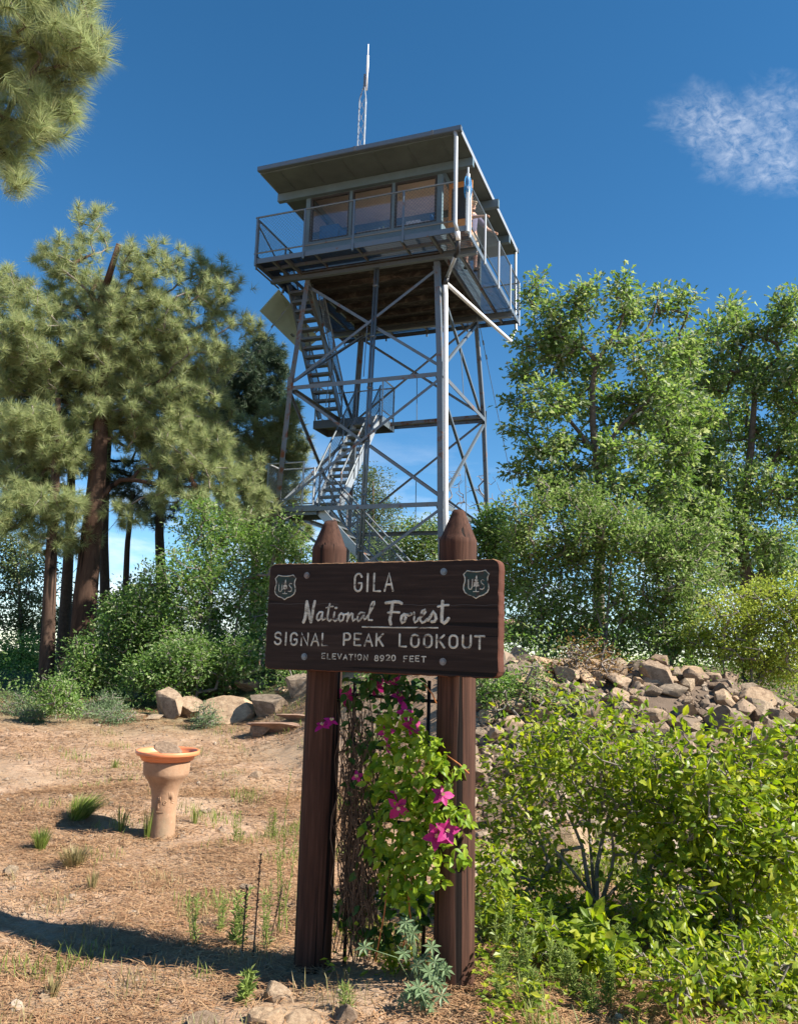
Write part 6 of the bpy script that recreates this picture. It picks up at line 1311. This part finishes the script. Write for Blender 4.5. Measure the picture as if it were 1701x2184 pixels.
def stick(px, py, ln, rz, label, seed):
    r_ = np.random.default_rng(seed); p = hit(px, py); t = np.linspace(-.5, .5, 9); d_ = np.array([math.cos(rz), math.sin(rz), 0]); s_ = np.array([-d_[1], d_[0], 0])
    P = np.array([p + d_ * ln * q + s_ * r_.normal(0, .012) for q in t]); P[:, 2] = gz(P[:, 0], P[:, 1]) + .014 + r_.uniform(0, .008, 9); g = Geo(); tube(g, P, np.linspace(.010, .005, 9), 7)
    for q in (3, 5): tube(g, [P[q], P[q] + s_ * r_.choice([-1, 1]) * .06 + d_ * .05 + [0, 0, .015]], [.004, .002], 5)
    solo(g, 'fallen_twig', M['dry_stem'], label, 'twig', 'twigs lying in the clearing', True)
stick(268, 1667, .34, .05, 'long thin twig lying left of the bird bath', 1); stick(108, 2040, .22, -.3, 'thick dark twig just above the shadow of the sign', 2); stick(300, 2050, .2, .9, 'short twig in the needles at the middle of the clearing', 3); stick(40, 2090, .3, .35, 'pale twig inside the shadow of the sign', 4); stick(420, 1930, .18, 2.2, 'small crooked twig left of the tall weeds', 5)

# ---- stuff nobody could count
def scatter(n, x0, x1, y0, y1, r_, dens=None):
    x = r_.uniform(x0, x1, n); y = y0 + (y1 - y0) * r_.uniform(0, 1, n) ** 1.35
    if dens is not None: k = r_.uniform(0, 1, n) < dens(x, y); x, y = x[k], y[k]
    return np.stack([x, y, gz(x, y)], 1)
r_ = np.random.default_rng(99)
patch = lambda x, y: np.clip(0.62 + 0.5 * np.sin(x * 1.7 + y * 0.6) * np.sin(y * 1.3 - x * .5) + .25 * np.sin(x * 5 + 2 * np.sin(y * 4)), 0.06, 1)
P = np.concatenate([scatter(150000, -4.6, 1.6, 3.4, 9.0, r_, patch), scatter(80000, -7.5, 0.4, 8.5, 17.0, r_, patch), scatter(6000, .2, 2.6, 3.3, 4.6, r_)]); n = len(P)
a = r_.uniform(0, 6.28, n); L_ = r_.uniform(.05, .15, n)[:, None]; d_ = np.stack([np.cos(a), np.sin(a) * .8, r_.normal(0, .08, n)], 1); w_ = np.stack([-np.sin(a), np.cos(a), np.zeros(n)], 1) * (0.0011 + 0.00022 * P[:, 1:2]) ; P = P + [0, 0, 1] * r_.uniform(.004, .03, (n, 1))
cv_ = np.stack([-np.sin(a), np.cos(a), np.zeros(n)], 1) * r_.normal(0, .012, (n, 1))
V = np.stack([P - w_, P + w_, P + d_ * L_ * .5 + cv_ + w_ + [0, 0, .004], P + d_ * L_ * .5 + cv_ - w_ + [0, 0, .004], P + d_ * L_], 1).reshape(-1, 3); i = np.arange(n)[:, None] * 5
g = Geo(); g.add(V, i + [[0, 1, 2, 3]]); g.F.append((i + [[3, 2, 4]], 0)); o_ = g.build('pine_litter', M['litter']); tag(o_, 'fallen orange brown pine needles covering the clearing', 'pine needles', kind='stuff')
# gravel
P = np.concatenate([scatter(1700, -4.6, 1.4, 3.4, 9, r_), scatter(1500, -6, 1, 8, 15, r_), scatter(3800, .6, 6.4, 6.2, 11.2, r_)]); n = len(P); bv, bf = ico(2); s_ = (r_.uniform(.005, .016, n) * (1 + 1.2 * (r_.random(n) < .08)) * (1 + (1.2 + 2.0 * (r_.random(n) < .4)) * (P[:, 0] > .6) * (P[:, 1] > 6.3)))[:, None, None]
V = P[:, None] + bv[None] * s_ * r_.uniform(.6, 1.3, (n, 1, 3)) * (1 + r_.normal(0, .12, (n, len(bv), 1))); g = Geo(); g.add(V.reshape(-1, 3), (np.arange(n)[:, None, None] * len(bv) + bf[None]).reshape(-1, 3))
M['gravel'] = leafmat('mixed_pebbles', [(.13, .095, .068), (.22, .165, .12), (.29, .22, .16), (.38, .31, .24)], 0.0, None, .9, .2, .2)
tag(g.build('gravel', M['gravel'], None, False), 'small pebbles strewn over the clearing and the mound', 'gravel', kind='stuff')
# fine green shoots and leafy ground cover
def shoots(n, x0, x1, y0, y1, dens, m, hmin, hmax, name, label, w=.004):
    P = scatter(n, x0, x1, y0, y1, r_, dens); n = len(P); a = r_.uniform(0, 6.28, n); h_ = r_.uniform(hmin, hmax, n)[:, None]; le = np.stack([np.cos(a), np.sin(a), np.zeros(n)], 1); s_ = np.stack([-np.sin(a), np.cos(a), np.zeros(n)], 1) * w / 2
    mid = P + le * h_ * .15 + [0, 0, 1] * h_ * .6; top = P + le * h_ * .5 + [0, 0, 1] * h_; V = np.stack([P - s_, P + s_, mid + s_, mid - s_, top], 1).reshape(-1, 3); i = np.arange(n)[:, None] * 5
    g = Geo(); g.add(V, i + [[0, 1, 2, 3]]); g.F.append((i + [[3, 2, 4]], 0)); tag(g.build(name, M[m]), label, 'grass', kind='stuff')
clump = lambda x, y: np.clip(np.sin(x * 4.1 + 1.5 * np.sin(y * 2.3)) * np.sin(y * 3.7 + 1.2 * np.sin(x * 3)) * 1.6 - .55, 0, 1) * np.clip(.3 + .7 * S((x + 2.2) / 1.6), 0, 1)
shoots(60000, -4.5, .3, 4.2, 14, clump, 'grass', .03, .11, 'grass', 'thin green shoots scattered in the clearing', .005)
shoots(9000, -3, 1.6, 3.3, 6, lambda x, y: np.clip(np.sin(x * 7) * np.sin(y * 6 + x) * 1.4 - .2, 0, 1), 'drygrass', .03, .11, 'dry_grass', 'dry straw and thin blades around the sign posts', .004)
clump2 = lambda x, y: np.clip(np.sin(x * 3.3 + y) * np.sin(y * 2.9 - x) * 1.3 + .15, .04, 1)
shoots(30000, .6, 5.5, 3.3, 7.5, clump2, 'grass', .05, .16, 'grass', 'green grass under the leafy bushes', .006)
P = np.concatenate([scatter(20000, .42, 4.2, 3.3, 6.8, r_, clump2), scatter(3000, -.3, .45, 4.25, 5.2, r_, clump2) , scatter(2600, .9, 5.5, 7.0, 11, r_, clump2)]); n = len(P); P = P + [0, 0, 1] * (r_.uniform(.01, 1, (n, 1)) ** 1.5 * .24)
g = Geo(); leaf_kite(g, P, nrm(r_.standard_normal((n, 3)) * [1, 1, .4] + [0, 0, .2]), nrm(r_.standard_normal((n, 3)) * .5 + [0, 0, 1]), .042 * r_.uniform(.6, 1.3, n), .022 * r_.uniform(.7, 1.2, n)); tag(g.build('ground_cover', M['bush']), 'low leafy undergrowth below the bushes and among the stones', 'undergrowth', kind='stuff')
# undergrowth along the tree line
P = np.concatenate([scatter(11000, -12, -1.0, 14.6, 19, r_, clump2), scatter(16000, -2.5, 7.5, 11.3, 18, r_, lambda x, y: 1.0 * ((x > -0.6) | (y > 15.0))), scatter(16000, -14, -1, 18, 25, r_)]); n = len(P); P = P + [0, 0, 1] * (r_.uniform(.01, 1, (n, 1)) ** 1.4 * np.where(P[:, 1:2] > 17, 1.0, np.where(P[:, :1] > 0, .62, .38)))
g = Geo(); leaf_kite(g, P, nrm(r_.standard_normal((n, 3)) + [0, 0, .3]), nrm(r_.standard_normal((n, 3)) * .5 + [0, 0, 1]), .07 * r_.uniform(.6, 1.3, n), .035); tag(g.build('undergrowth', M['oak_left']), 'tangled green undergrowth below the pines and oaks', 'undergrowth', kind='stuff')
